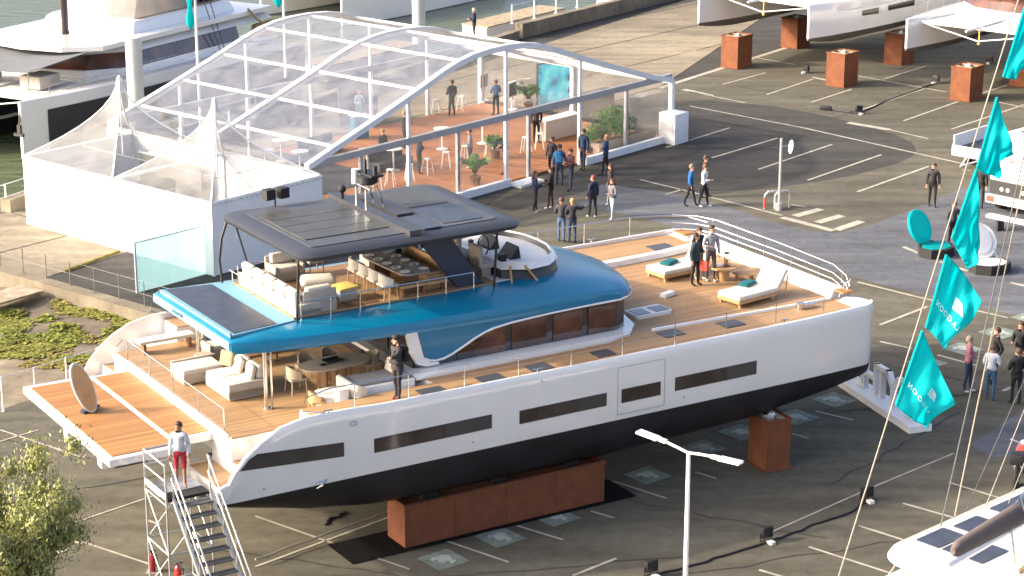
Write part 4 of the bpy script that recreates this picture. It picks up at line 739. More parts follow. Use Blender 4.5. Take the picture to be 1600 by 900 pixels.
# ================================================================ PEOPLE
def cmat(c, r=.85):
    k = 'cloth_%.3f_%.3f_%.3f' % c
    return mat(k, c, r, var=.18, vs=9, bump=.25, bs=25) if k not in MATS else MATS[k]
SKIN = [(.50, .29, .20), (.42, .24, .16), (.32, .17, .11)]
def person(label, loc, head, top=(.03, .03, .04), legs=(.02, .02, .03), hair=(.03, .02, .015), shoes=(.03, .03, .03), H=1.78, arms=('down', 'down'), step=.06, coat=0.0, skin=0, hairlen=0, bag=None, vest=None, bald=False, group=None, hat=None, look=0.0, short=False):
    """faces local +x; one continuous skinned body, clothing and hair as children"""
    rq = random.Random(label); TWI = rq.uniform(-.35, .35); LEAN = rq.uniform(-.05, .06); H = H * (1.05 if loc.z < 1 else 1.0)
    def twp(q):
        z = q[2]; a = TWI * smoothstep((z - .95) / .45) + TWI * .8 * smoothstep((z - 1.46) / .1); c, s_ = math.cos(a), math.sin(a); l = LEAN * max(0, z - .95)
        return Vector((q[0] * c - q[1] * s_ + l, q[0] * s_ + q[1] * c, z))
    def twm(mm): mm.v = [tuple(twp(q)) for q in mm.v]; return mm
    k = H / 1.78; t = thing('person', label, 'person', loc, head, group)
    V = []; Rr = []; E = []
    def v(x, y, z, r, par=None, ry=None):
        V.append((x * k, y * k, z * k)); Rr.append((r * k, (ry or r) * k))
        if par is not None: E.append((par, len(V) - 1))
        return len(V) - 1
    pel = v(0, 0, .96, .125); wai = v(0, 0, 1.10, .115, pel); che = v(.01, 0, 1.28, .135, wai); upc = v(0, 0, 1.40, .115, che); nek = v(.0, 0, 1.50, .052, upc); jaw = v(.02, 0, 1.575, .075, nek); cra = v(.015, 0, 1.67, .098, jaw); top_ = v(.005, 0, 1.745, .06, cra)
    bone = {}
    for s, st in ((1, step), (-1, -step)):
        hip = v(0, .095 * s, .90, .095, pel); kn = v(st * .5 + .02, .10 * s, .50, .060, hip); cf = v(st * .8 - .01, .10 * s, .33, .056, kn); an = v(st, .10 * s, .09, .040, cf); he = v(st + .06, .105 * s, .045, .042, an); to = v(st + .17, .115 * s, .035, .032, he)
        mode = arms[0 if s > 0 else 1]; sh = v(0, .185 * s, 1.41, .062, upc)
        if mode == 'down': el = (-.03, .235 * s, 1.14); wr = (.05, .245 * s, .90)
        elif mode == 'pocket': el = (-.10, .28 * s, 1.15); wr = (.04, .20 * s, .95)
        elif mode == 'front': el = (.04, .25 * s, 1.13); wr = (.27, .10 * s, 1.16)
        elif mode == 'cross': el = (.06, .26 * s, 1.15); wr = (.19, -.06 * s, 1.19)
        elif mode == 'phone': el = (.10, .24 * s, 1.17); wr = (.30, .12 * s, 1.36)
        elif mode == 'out': el = (.18, .33 * s, 1.32); wr = (.38, .42 * s, 1.34)
        elif mode == 'hip': el = (-.12, .40 * s, 1.18); wr = (.02, .20 * s, 1.05)
        elif mode == 'back': el = (-.14, .24 * s, 1.15); wr = (-.16, .06 * s, .98)
        else: el = (-.03, .235 * s, 1.14); wr = (.05, .245 * s, .90)
        e_ = v(*el, .046, sh); w_ = v(*wr, .032, e_); d = (Vector(wr) - Vector(el)).normalized(); hp = Vector(wr) + d * .07; h_ = v(hp.x, hp.y, hp.z, .034, w_)
        bone[s] = (hp, d)
    me = D.meshes.new('skel'); me.from_pydata(V, E, []); o = D.objects.new('skel', me); COL.objects.link(o)
    sm = o.modifiers.new('s', 'SKIN'); sm.use_smooth_shade = True; sd = me.skin_vertices[0].data
    for i, r in enumerate(Rr): sd[i].radius = r
    sd[0].use_root = True; ss = o.modifiers.new('u', 'SUBSURF'); ss.levels = 1; ss.render_levels = 1
    dg = bpy.context.evaluated_depsgraph_get(); bmh = D.meshes.new_from_object(o.evaluated_get(dg)); D.objects.remove(o); D.meshes.remove(me)
    # regions
    armset = set()
    vs = [x.co.copy() for x in bmh.vertices]; fs = [tuple(p.vertices) for p in bmh.polygons]; D.meshes.remove(bmh)
    m = MB(); mi = []
    hands = [(bone[s][0] * k) for s in (1, -1)]
    for f in fs:
        c = sum((vs[i] for i in f), Vector()) / len(f); z = c.z / k
        nh = min((c - h).length for h in hands)
        if z > 1.485 and abs(c.y) < .12 * k: mi.append(0)
        elif nh < .085 * k: mi.append(0)
        elif z < .075: mi.append(3)
        elif z < .97 and abs(c.y) < .19 * k and min((c - h).length for h in hands) > .1 * k: mi.append(2 if not (short and z < .5) else 0)
        else: mi.append(1)
    m.add(vs, fs); m.m = mi
    for s in (1, -1):                                             # five fingers each
        hp, d = bone[s]; side = d.cross(Vector((0, 0, 1)) if abs(d.z) < .8 else Vector((1, 0, 0))).normalized(); nrm = side.cross(d)
        for q, (off, ln) in enumerate(((-.027, .06), (-.009, .075), (.009, .07), (.026, .055))):
            a = hp + side * off + d * .02; b = a + d * ln * .55; c = b + d * ln * .4 + nrm * .02 * s; m.tube([a * k, b * k, c * k], [.0095 * k, .0085 * k, .006 * k], 5, 0)
        a = hp - d * .015 + side * .03; m.tube([a * k, (a + side * .03 + d * .025) * k, (a + side * .035 + d * .055) * k], [.011 * k, .0095 * k, .007 * k], 5, 0)
    # nose, ears, eyes
    m.tube([(.10 * k, 0, 1.655 * k), (.128 * k, 0, 1.625 * k), (.10 * k, 0, 1.612 * k)], [.008 * k, .013 * k, .01 * k], 5, 0)
    for s in (1, -1):
        m.ball((.012 * k, .096 * s * k, 1.645 * k), (.018 * k, .012 * k, .03 * k), 6, 4, 0); m.ball((.095 * k, .034 * s * k, 1.662 * k), (.010 * k, .014 * k, .008 * k), 6, 4, 4)
    m.ball((.10 * k, 0, 1.578 * k), (.008 * k, .024 * k, .006 * k), 6, 4, 5)
    skm = mat('skin%d' % skin, SKIN[skin], .55, var=.08, vs=8)
    twm(m); vs = [Vector(q) for q in m.v[:len(vs)]]
    body = m.build('body', [skm, cmat(top), cmat(legs), cmat(shoes, .6), mat('eye', (.02, .015, .01), .3), mat('lips', (.36, .13, .11), .5)], t, ang=80)
    # jacket / shirt shell: own surface with hem and cuffs
    me = body.data; me.update(); use = [i for i, f in enumerate(fs) if mi[i] == 1]; idx = {}; jv = []; jf = []; nr = [Vector((0, 0, 0))] * len(vs)
    nr = [Vector(x.normal) for x in me.vertices][:len(vs)]
    for i in use:
        q = []
        for a in fs[i]:
            if a not in idx: idx[a] = len(jv); jv.append(vs[a] + nr[a] * (.014 + (.012 if coat else 0)) * k)
            q.append(idx[a])
        jf.append(tuple(q))
    jm = MB().add(jv, jf); j = jm.build('jacket', cmat(vest or top), t, ang=80); j.modifiers.new('th', 'SOLIDIFY').thickness = .012
    if coat:
        MB().loft([[(rx * k * math.cos(a) + .0, ry * k * math.sin(a), z * k) for a in [q * math.pi / 7 for q in range(14)]] for rx, ry, z in ((.135, .175, 1.0), (.14, .18, .92), (.145, .185, 1.0 - coat))], True, False).build('coat_skirt', cmat(top), t, ang=80)
    # trousers shell gives the legs cloth volume
    # hair
    hm = MB(); hc = cmat(hair, .6)
    if not bald:
        hm.loft([[((.0 + rx * math.cos(a)) * k + off * k, ry * math.sin(a) * k, z * k) for a in [q * math.pi / 6 for q in range(12)]] for rx, ry, z, off in ((.075, .098, 1.62, -.035), (.088, .106, 1.66, -.022), (.10, .106, 1.70, -.004), (.095, .098, 1.735, .004), (.07, .07, 1.765, .004), (.03, .03, 1.782, .0))])
        if hairlen: hm.loft([[((rx * math.cos(a) + off) * k, ry * math.sin(a) * k, z * k) for a in [q * math.pi / 5 for q in range(10)]] for rx, ry, z, off in ((.06, .10, 1.70, -.04), (.065, .115, 1.60, -.05), (.06, .12, 1.5, -.075), (.03, .09, 1.5 - hairlen, -.10))])
        twm(hm).build('hair', hc, t, ang=80)
    if hat: twm(MB().loft([[((rx * math.cos(a)) * k, rx * .95 * math.sin(a) * k, z * k) for a in [q * math.pi / 6 for q in range(12)]] for rx, z in ((.112, 1.69), (.118, 1.72), (.10, 1.78), (.05, 1.80))])).build('cap', cmat(hat), t, ang=80)
    if bag:
        bg = MB().rbox((-.22 * k, 0, 1.24 * k), (.16 * k, .30 * k, .44 * k), .07, seg=3); twm(bg).build('backpack', cmat(bag), t)
        for s in (1, -1): twm(MB().tube([(-.15 * k, .1 * s * k, 1.42 * k), (.02 * k, .12 * s * k, 1.475 * k), (.15 * k, .12 * s * k, 1.36 * k), (.13 * k, .14 * s * k, 1.14 * k), (-.13 * k, .13 * s * k, 1.08 * k)], .016, 5)).build('strap', cmat(bag), t)
    return t
NAVY = (.012, .018, .05); BLK = (.012, .012, .015); JEAN = (.07, .12, .22); DJEAN = (.025, .04, .085); CHAR = (.035, .035, .045); WHT = (.66, .66, .66); GREY = (.22, .22, .24)
BRN = (.06, .03, .018); BLND = (.32, .20, .09); RED = (.25, .02, .02); BLU = (.01, .10, .32); WS = (.6, .6, .6)
def pg(px, py, z=0): return G(px, py, z)
# ground group in front of the marquee
person('person in dark jacket and white trainers nearest the marquee door', pg(836, 332), R(20), NAVY, BLK, (.05, .02, .012), WS, 1.76, ('down', 'front'), .1, hairlen=.18, group='visitors in front of the marquee')
person('person in black coat beside the person in white trainers', pg(860, 326), R(160), BLK, (.05, .02, .018), BRN, WS, 1.76, ('front', 'front'), .06, coat=.16, hairlen=.12, group='visitors in front of the marquee')
person('person seen from behind with bright blue backpack', pg(874, 290), R(95), (.03, .09, .19), DJEAN, BRN, BLK, 1.84, ('down', 'down'), .06, bag=(.02, .16, .36), group='visitors in front of the marquee')
person('person in dark maroon jacket beside the blue backpack', pg(892, 298), R(200), (.05, .018, .024), DJEAN, BRN, BLK, 1.84, ('cross', 'front'), .06, group='visitors in front of the marquee')
person('tall person in dark blue jacket at the back of the marquee group', pg(911, 266), R(230), (.02, .045, .10), CHAR, BRN, BLK, 1.86, ('down', 'pocket'), .06, group='visitors in front of the marquee')
person('person in dark clothes half hidden behind the blue backpack', pg(862, 276), R(250), CHAR, BLK, BRN, BLK, 1.80, ('down', 'down'), .05, group='visitors in front of the marquee')
person('blond person with navy vest and white sleeves apart by the marquee wall', pg(946, 274), R(170), WHT, BLK, BLND, BLK, 1.84, ('cross', 'cross'), .14, vest=(.02, .05, .14), group='visitors in front of the marquee')
person('person with reddish hair and dark vest standing alone in the middle', pg(926, 340), R(120), NAVY, BLK, (.20, .06, .04), WS, 1.78, ('down', 'down'), .1, group='visitors in front of the marquee')
person('person in grey top and pale jeans', pg(957, 344), R(215), (.16, .15, .16), (.30, .38, .42), (.10, .04, .02), WS, 1.74, ('front', 'down'), .12, hairlen=.22, group='visitors in front of the marquee')
person('dark-haired person right behind the person in pale jeans', pg(953, 320), R(190), (.05, .03, .03), BLK, (.06, .025, .015), WS, 1.76, ('down', 'down'), .06, hairlen=.2, group='visitors in front of the marquee')
person('left of the two visitors with backs turned behind the foredeck rail', pg(877, 378), R(80), (.045, .04, .055), JEAN, BRN, BLK, 1.80, ('front', 'front'), .04, group='visitors in front of the marquee')
person('right of the two visitors with backs turned, sandy hair, behind the foredeck rail', pg(894, 380), R(100), (.02, .018, .03), DJEAN, BLND, BLK, 1.82, ('front', 'out'), .04, group='visitors in front of the marquee')
# walkers
person('person in bright blue jacket walking over the car park', pg(1078, 322), R(-10), BLU, BLK, (.18, .14, .10), BLK, 1.80, ('pocket', 'down'), .22, group='walkers on the car park')
person('person in white shirt walking beside the blue jacket', pg(1099, 323), R(-20), WHT, BLK, (.12, .07, .04), WS, 1.82, ('down', 'front'), .16, group='walkers on the car park')
person('person in dark red top walking just behind the white shirt', pg(1100, 308), R(-25), (.07, .02, .022), BLK, BRN, BLK, 1.82, ('down', 'down'), .14, group='walkers on the car park')
person('person in dark suit walking alone on the car park', pg(1456, 322), R(-95), (.022, .018, .022), BLK, BRN, BLK, 1.84, ('down', 'down'), .14, group='walkers on the car park')
person('person with light shirt and dark vest behind the open round pods', pg(1487, 385), R(-60), WHT, BLK, BRN, BLK, 1.80, ('front', 'down'), .08, vest=CHAR, group='walkers on the car park')
person('person in dark clothes hidden behind the pennants beside the truck', pg(1531, 324), R(-120), BLK, BLK, BRN, BLK, 1.84, ('down', 'down'), .05, group='walkers on the car park')
# right-hand group
person('person in pink checked shirt and jeans', pg(1511, 612), R(-30), (.42, .16, .20), DJEAN, (.25, .2, .15), WS, 1.84, ('cross', 'cross'), .06, group='visitors standing at the right edge')
person('person in white shirt and blue jeans seen from behind', pg(1546, 626), R(70), (.55, .60, .66), (.04, .10, .18), BRN, GREY, 1.84, ('front', 'front'), .06, group='visitors standing at the right edge')
person('person in black behind the white shirt', pg(1553, 598), R(200), BLK, NAVY, BRN, BLK, 1.86, ('pocket', 'pocket'), .06, group='visitors standing at the right edge')
person('person in black seen from behind at the right edge', pg(1586, 632), R(100), BLK, BLK, (.08, .04, .02), BLK, 1.84, ('front', 'front'), .06, coat=.12, group='visitors standing at the right edge')
person('person in black with brown hair farthest right', pg(1590, 590), R(210), BLK, CHAR, BRN, BLK, 1.88, ('down', 'front'), .06, group='visitors standing at the right edge')
# on the boat
def pb(x, y, z): return bw(x, y, z)
person('person in black jacket and cap standing on the near side deck', pb(5.15, .42, 4.43), BYAW + R(195), (.03, .026, .03), (.022, .018, .024), BRN, (.38, .10, .09), 1.80, ('out', 'pocket'), .05, coat=.14, bag=BLK, hat=(.015, .015, .02))
person('person in dark green coat with red bag on the foredeck', pb(18.05, 4.85, 4.43), BYAW + R(-70), (.03, .05, .06), BLK, (.035, .015, .01), BLK, 1.70, ('front', 'down'), .05, coat=.14, hairlen=.25, vest=(.03, .05, .06))
person('person in grey jacket on the foredeck', pb(18.75, 5.0, 4.43), BYAW + R(-110), (.26, .27, .30), (.06, .055, .06), BRN, (.4, .36, .32), 1.82, ('down', 'front'), .06)
person('person in dark vest between the two visitors on the foredeck', pb(18.55, 5.35, 4.43), BYAW + R(-80), WHT, (.45, .36, .28), BRN, WS, 1.70, ('front', 'front'), .05, vest=NAVY)
o = bthing('hand_bag', 'red bag hanging beside the person on the foredeck', 'bag', 18.2, 4.6, 4.95, .3); MB().rbox((0, 0, .16), (.12, .3, .32), .04).build('bag_body', 'orange_red', o); MB().tube([(0, -.12, .3), (0, -.1, .5), (0, .1, .5), (0, .12, .3)], .012, 5).build('strap', 'black', o)
person('person in white hooded top and red shorts on the scaffold platform', pb(-.95, .75, 3.14), BYAW + R(-110), (.52, .55, .58), (.40, .02, .04), BRN, (.3, .1, .1), 1.74, ('down', 'down'), .05, short=True, skin=2)
person('person with pale hair at the railing at the top centre', pg(741, 62, 0), R(200), NAVY, BLK, (.5, .38, .26), BLK, 1.86, ('front', 'front'), .05)
# inside the marquee
person('tall person in black standing inside the marquee', pg(706, 184), R(150), BLK, BLK, BRN, BLK, 1.9, ('front', 'down'), .08)
person('person in navy jacket at the marquee doorway plant', pg(789, 272, .12), R(190), NAVY, CHAR, BRN, BLK, 1.8, ('down', 'front'), .05)
person('person in black at a standing table inside the marquee', pg(632, 232, .12), R(20), BLK, BLK, (.35, .2, .1), BLK, 1.76, ('front', 'front'), .05)
person('person in white jacket far inside the marquee', pg(561, 196, .12), R(-60), (.35, .5, .6), (.05, .2, .3), (.05, .05, .06), BLK, 1.8, ('front', 'front'), .05)
person('person in grey sweater at the bar row behind the glass', pg(735, 262, .12), R(200), GREY, NAVY, BRN, WS, 1.76, ('front', 'down'), .06)
person('person in navy at the bar row left of the palm', pg(655, 272, .12), R(30), NAVY, BLK, BRN, BLK, 1.76, ('cross', 'cross'), .05)
person('person in black by the standing table behind the radar mast', pg(598, 262, .12), R(-30), BLK, CHAR, (.3, .2, .1), BLK, 1.76, ('front', 'front'), .05)
person('person in dark jacket inside the doorway beside the desk', pg(838, 222, .12), R(-70), CHAR, BLK, BRN, BLK, 1.78, ('pocket', 'down'), .05)
person('person in blue shirt far inside near the monitors', pg(775, 180, .12), R(120), (.08, .16, .32), BLK, BRN, BLK, 1.78, ('front', 'front'), .05)
# ================================================================ MARQUEE AND TENTS (local frame: x along the gable, y towards the back)
mq = thing('marquee', 'large clear-roofed event marquee with white arched frame', 'marquee', MO, MYAW)
PROF = [(0, 6.32), (1.2, 6.28), (2.2, 6.16), (3.2, 5.92), (4.2, 5.58), (5.6, 5.08), (8.1, 4.28), (10.6, 3.5), (12.3, 2.95)]
def pz(a): return interp(abs(a + .45), PROF)
AA = sorted([-x for x, z in PROF[1:]] + [x for x, z in PROF]); BB = (0, 6.25, 12.5)
for b in BB:
    rg = [[(a, b - .13, pz(a) - .14), (a, b + .13, pz(a) - .14), (a, b + .13, pz(a) + .12), (a, b - .13, pz(a) + .12)] for a in AA]
    MB().loft(rg).build('arch_rib', 'white_metal', mq, ang=50)
    for a in (-12.3, 12.3): MB().bb(a - .11, a + .11, b - .11, b + .11, 0, 2.9).build('leg', 'white_metal', mq, smooth=False)
for a in (-10.6, -8.1, -5.6, -2.9, 0, 2.9, 5.6, 8.1, 10.6):
    for b0, b1 in ((.13, 6.12), (6.38, 12.37)): MB().bb(a - .05, a + .05, b0, b1, pz(a) - .06, pz(a) + .05).build('purlin', 'white_metal', mq, smooth=False)
for a in (-12.3, 12.3):
    for b0, b1 in ((.13, 6.12), (6.38, 12.37)): MB().bb(a - .09, a + .09, b0, b1, 2.78, 2.98).build('eave_beam', 'white_metal', mq, smooth=False)
SP = [-12.25, -10.6, -8.1, -5.6, -2.9, 0, 2.9, 5.6, 8.1, 10.6, 12.25]
for b0, b1 in ((.13, 6.12), (6.38, 12.37)):
    for a0, a1 in zip(SP, SP[1:]):
        aa = [a0] + [a for a in AA if a0 + .1 < a < a1 - .1] + [a1]; nb = 4; vs = []; fs = []
        for a in aa:
            for j in range(nb + 1): tt = j / nb; vs.append((a, b0 + (b1 - b0) * tt, pz(a) + .07 - .16 * math.sin(math.pi * tt) * (.35 + .65 * math.sin(math.pi * (a - a0) / (a1 - a0)) if len(aa) > 2 else .5)))
        for i in range(len(aa) - 1):
            for j in range(nb): q = i * (nb + 1) + j; fs.append((q, q + 1, q + nb + 2, q + nb + 1))
        MB().add(vs, fs).build('roof_panel', 'pvc', mq, ang=80)
# gable ends
for b, posts in ((0, (-9.2, -6.3, -3.2, 0, 1.55, 5.2, 8.7)), (12.5, (-8.2, -4.1, 0, 4.1, 8.2))):
    MB().bb(-12.2, 12.2, b - .09, b + .09, 3.0, 3.28).build('cross_beam', 'grey_metal', mq, smooth=False)
    for a in posts:
        top = pz(a) - .15 if a in (-6.3, 0, 5.2, -8.2, 8.2, 4.1, -4.1) else 3.0
        MB().bb(a - .08, a + .08, b - .07, b + .07, 0, 3.0).build('post', 'grey_metal' if top < 3.1 else 'white_metal', mq, smooth=False)
        if top > 3.1: MB().bb(a - .07, a + .07, b - .06, b + .06, 3.28, top).build('post', 'white_metal', mq, smooth=False)
    P = (-12.2,) + tuple(posts) + (12.2,)
    for a0, a1 in zip(P, P[1:]):
        if b == 0 and a0 > 1.5 and a1 < 5.3: continue                       # open doorway
        MB().add([(a0 + .08, b, .3), (a1 - .08, b, .3), (a1 - .08, b, 3.0), (a0 + .08, b, 3.0)], [(0, 1, 2, 3)]).build('wall_panel', 'pvc_wall', mq, smooth=False)
    T = (-12.2,) + tuple(a for a in posts if a in (-6.3, 0, 5.2, -8.2, 8.2, 4.1, -4.1)) + (12.2,)
    for a0, a1 in zip(T, T[1:]):
        aa = [a0 + .07] + [a for a in AA if a0 + .2 < a < a1 - .2] + [a1 - .07]; pl = [(a, max(3.29, pz(a) - .15)) for a in aa][::-1]
        MB().add([(a0 + .07, b, 3.28), (a1 - .07, b, 3.28)] + [(a, b, z) for a, z in pl] if 0 else [(x, b, z) for x, z in [(a0 + .07, 3.28), (a1 - .07, 3.28)] + [q for q in pl if q[1] > 3.3]], [tuple(range(2 + len([q for q in pl if q[1] > 3.3])))]).build('gable_panel', 'pvc_wall', mq, smooth=False)
for a in (12.3,):
    for b0, b1 in ((.11, 6.14), (6.36, 12.39)): MB().add([(a, b0, .3), (a, b1, .3), (a, b1, 2.78), (a, b0, 2.78)], [(0, 1, 2, 3)]).build('wall_panel', 'pvc_wall', mq, smooth=False)
MB().bb(-12.2, 12.2, .12, 12.38, .02, .12).build('floor', 'wood_floor', mq, smooth=False)
MB().prism([(-12, 4.6), (-4, 4.6), (-2.6, 6.5), (-2.6, 12.2), (-12, 12.2)], .12, .135).build('carpet', 'carpet', mq, smooth=False)
for a0, a1 in ((-12.2, -6.4), (-6.2, .0), (5.3, 12.4)): MB().bb(a0, a1, -.34, -.1, .0, .34).build('base_board', 'white_metal', mq, smooth=False)
MB().bb(.0, 1.6, -.9, -.12, 0, .12).build('door_step', 'white_metal', mq, smooth=False)
# furniture in the marquee
def mthing(name, label, cat, px, py, z=.13, rz=0, group=None):
    p = G(px, py, z); return thing(name, label, cat, p, MYAW + rz, group)
TB = [(440, 252, 'round white standing table nearest the second white tent'), (469, 270, 'round white standing table on the carpet edge, left of the marquee'), (415, 268, 'round white standing table behind the pagoda roof'), (574, 268, 'round white standing table behind the radar mast'), (615, 266, 'round white standing table in the middle of the bar row'), (691, 233, 'round white standing table on the wooden floor left of the centre post'), (754, 224, 'round white standing table beside the centre post')]
t0 = None
for px, py, l in TB:
    if t0 is None:
        t0 = mthing('standing_table', l, 'table', px, py, group='standing tables in the marquee'); MB().cyl((0, 0, 1.0), .42, .035, 18).build('table_top', 'plate', t0); MB().cyl((0, 0, .02), .04, .98, 8).build('column', 'white_metal', t0); MB().cyl((0, 0, 0), .28, .025, 14).build('foot', 'white_metal', t0)
    else:
        c = copy_tree(t0); c.location = G(px, py, .13); c['label'] = l
ST = [(668, 272, 'leftmost white metal stool in the bar row by the gable'), (697, 262, 'white metal stool second in the bar row by the gable'), (728, 252, 'white metal stool just left of the palm'), (765, 243, 'white metal stool just right of the palm'), (610, 290, 'white metal stool behind the radar mast'), (640, 282, 'white metal stool next to the post left of the bar row'), (843, 232, 'white metal stool inside the open doorway'), (822, 238, 'white metal stool left in the open doorway'), (682, 178, 'white metal stool near the tall figure in black'), (722, 172, 'white metal stool right of the tall figure in black'), (800, 180, 'white metal stool in front of the small monitor'), (590, 298, 'white metal stool half behind the hardtop')]
s0 = None
for px, py, l in ST:
    if s0 is None:
        s0 = mthing('bar_stool', l, 'stool', px, py, group='white stools in the marquee'); MB().rbox((0, 0, .74), (.32, .32, .04), .015).build('seat', 'plate', s0)
        for a in (-1, 1):
            for b in (-1, 1): MB().tube([(a * .12, b * .12, .73), (a * .21, b * .21, 0)], .022, 6).build('leg', 'plate', s0)
        for s in (-1, 1): MB().tube([(-.17, s * .17, .28), (.17, s * .17, .28)], .012, 5).build('foot_bar', 'plate', s0)
    else:
        c = copy_tree(s0); c.location = G(px, py, .13); c['label'] = l; c.rotation_euler.z += random.random()
def mk_screen():
    m, n, b = nodes_of('screen_teal'); tc = n.nodes.new('ShaderNodeTexCoord'); a = n.nodes.new('ShaderNodeTexNoise'); a.inputs['Scale'].default_value = 1.1; a.inputs['Detail'].default_value = 5
    n.links.new(tc.outputs['Object'], a.inputs['Vector']); r = n.nodes.new('ShaderNodeValToRGB'); e = r.color_ramp.elements; e[0].position = .36; e[0].color = (.01, .07, .12, 1); e[1].position = .66; e[1].color = (.10, .42, .34, 1); q = e.new(.5); q.color = (.0, .26, .33, 1)
    n.links.new(a.outputs['Fac'], r.inputs[0]); n.links.new(r.outputs[0], b.inputs['Base Color']); n.links.new(r.outputs[0], b.inputs['Emission Color']); b.inputs['Emission Strength'].default_value = .7; b.inputs['Roughness'].default_value = .3
mk_screen()
o = mthing('video_wall', 'large teal video wall inside the marquee', 'screen', 866, 166, .13, R(-6)); MB().bb(-1.25, 1.25, -.06, .06, 0, 2.4).build('housing', 'screen_frame', o, smooth=False); MB().bb(-1.2, 1.2, -.075, -.06, .12, 2.34).build('display', 'screen_teal', o, smooth=False)
for px, py, l in ((800, 172, 'small white framed monitor on a stand left of the video wall'), (756, 158, 'white framed display board behind the centre post')):
    o = mthing('monitor', l, 'monitor', px, py, .13, R(10)); MB().bb(-.42, .42, -.04, .04, .7, 1.5).build('frame', 'plate', o, smooth=False); MB().bb(-.34, .34, -.05, -.04, .78, 1.42).build('display', 'screen_frame', o, smooth=False); MB().bb(-.3, .3, -.2, .2, 0, .04).bb(-.05, .05, -.03, .03, 0, .75).build('stand', 'white_metal', o, smooth=False)
o = mthing('reception_desk', 'cream reception desk behind the visitors at the doorway', 'desk', 872, 214, .13, 0); MB().rbox((0, 0, .5), (2.6, .6, 1.0), .03).build('body', 'fabric_white', o); MB().box((0, 0, 1.02), (2.7, .7, .05)).build('desk_top', 'plate', o)
o = mthing('counter', 'dark low counter right of the doorway', 'counter', 925, 172, .13, 0); MB().rbox((0, 0, .45), (3.0, .6, .9), .02).build('body', 'trim_dark', o); MB().box((0, 0, .92), (3.1, .7, .04)).build('counter_top', 'carpet', o)
o = mthing('bar_counter', 'dark bar with blue front far inside the marquee', 'bar', 562, 215, .13, R(-20)); MB().rbox((0, 0, .55), (.8, .5, 1.1), .02).build('body', 'blue', o); MB().box((0, 0, 1.12), (.9, .6, .04)).build('bar_top', 'plate', o)
for px, py, l, sz in ((560, 190, 'dark display wall in the middle of the marquee', 3.2), (430, 190, 'dark display wall at the left end of the marquee', 3.0)):
    o = mthing('display_wall', l, 'display wall', px, py, .13, R(8)); MB().bb(-sz / 2, sz / 2, -.05, .05, 0, 2.1).build('panel', 'carpet', o, smooth=False)
    for a in (-sz / 2, sz / 2): MB().bb(a - .04, a + .04, -.3, .3, 0, .06).build('foot', 'trim_dark', o, smooth=False)
for px, py, l in ((610, 262, 'left dark lounge sofa on the bar side of the marquee'), (500, 240, 'dark lounge sofa on the carpet in the marquee')):
    o = mthing('lounge_sofa', l, 'sofa', px, py, .13, 0); MB().rbox((0, 0, .22), (2.2, .8, .4), .05).build('seat', 'carpet', o); MB().rbox((0, .35, .55), (2.2, .18, .5), .05).build('back', 'carpet', o)
for px, py, l in ((893, 122, 'upper black spotlight hanging beside the video wall'), (893, 140, 'lower black spotlight hanging beside the video wall')):
    p = G(893, 168, 0); zz = GY(px, py, p.y).z; o = thing('stage_light', l, 'spotlight', (p.x, p.y, zz), MYAW); MB().cyl((0, 0, -.12), .24, .26, 12, r2=.16).build('lamp_body', 'black', o); MB().tube([(0, 0, .1), (0, 0, .32)], .02, 6).build('hanger', 'black', o)
p = G(893, 168, 0); o = thing('light_stand', 'slim white stand carrying the black spotlights', 'stand', (p.x + .25, p.y + .1, .12), MYAW); MB().cyl((0, 0, 0), .03, GY(893, 110, p.y).z, 6).build('pole', 'white_metal', o); MB().cyl((0, 0, 0), .3, .03, 10).build('foot', 'white_metal', o)
# plants
def shrub(name, label, loc, h, r, n, matl, seed, lw=.09, group=None, cat='plant', stems=5):
    rnd = random.Random(seed); t = thing(name, label, cat, loc, 0, group); m = MB(); st = MB()
    st.cyl((0, 0, 0), .22, .3, 12, r2=.26).build('planter', 'trim_dark', t)
    s2 = MB()
    for k in range(stems): a = rnd.random() * 6.28; s2.tube([(0, 0, .25), (r * .3 * math.cos(a), r * .3 * math.sin(a), h * .5), (r * .6 * math.cos(a), r * .6 * math.sin(a), h * .85)], [.03, .02, .01], 5)
    s2.build('stem', 'bark', t)
    cl = [(rnd.uniform(-.6, .6) * r, rnd.uniform(-.6, .6) * r, h * rnd.uniform(.4, .85), r * rnd.uniform(.3, .55)) for _ in range(9)]
    for k in range(n):
        cx, cy, cz, cr = rnd.choice(cl); d = Vector((rnd.gauss(0, 1), rnd.gauss(0, 1), rnd.gauss(0, 1))).normalized(); p = Vector((cx, cy, cz)) + d * cr * rnd.uniform(.5, 1); s = lw * rnd.uniform(.7, 1.4)
        x = d.cross(Vector((rnd.random(), rnd.random(), rnd.random() + .1))).normalized(); y = (d + x.cross(d) * rnd.uniform(-1, 1)).normalized()
        m.add([p - x * s * .5, p + y * s * .5 + x * s * .1, p + x * s * .5 + y * s, p + y * s * .6 - x * s * .2], [(0, 1, 2, 3)])
    m.build('foliage', matl, t, smooth=False); return t
shrub('shrub', 'tall leafy shrub inside the right end of the marquee', mw(9.9, 1.2, .12), 1.9, .95, 1800, 'leaf', 1, .14)
shrub('shrub', 'leafy shrub beside the post at the right end of the marquee', mw(8.0, 1.0, .12), 1.6, .8, 1500, 'leaf', 2, .14)
shrub('shrub', 'low bushy plant left of the right-hand shrubs in the marquee', mw(7.0, .9, .12), 1.1, .5, 700, 'leaf', 3, .12)
o = thing('planter_box', 'long wooden planter box under the right-hand shrubs', 'planter', mw(9.2, .5, .12), MYAW); MB().rbox((0, 0, .25), (4.4, .5, .5), .02).build('box', 'wicker', o); MB().box((0, 0, .5), (4.2, .4, .03)).build('soil', 'bark', o)
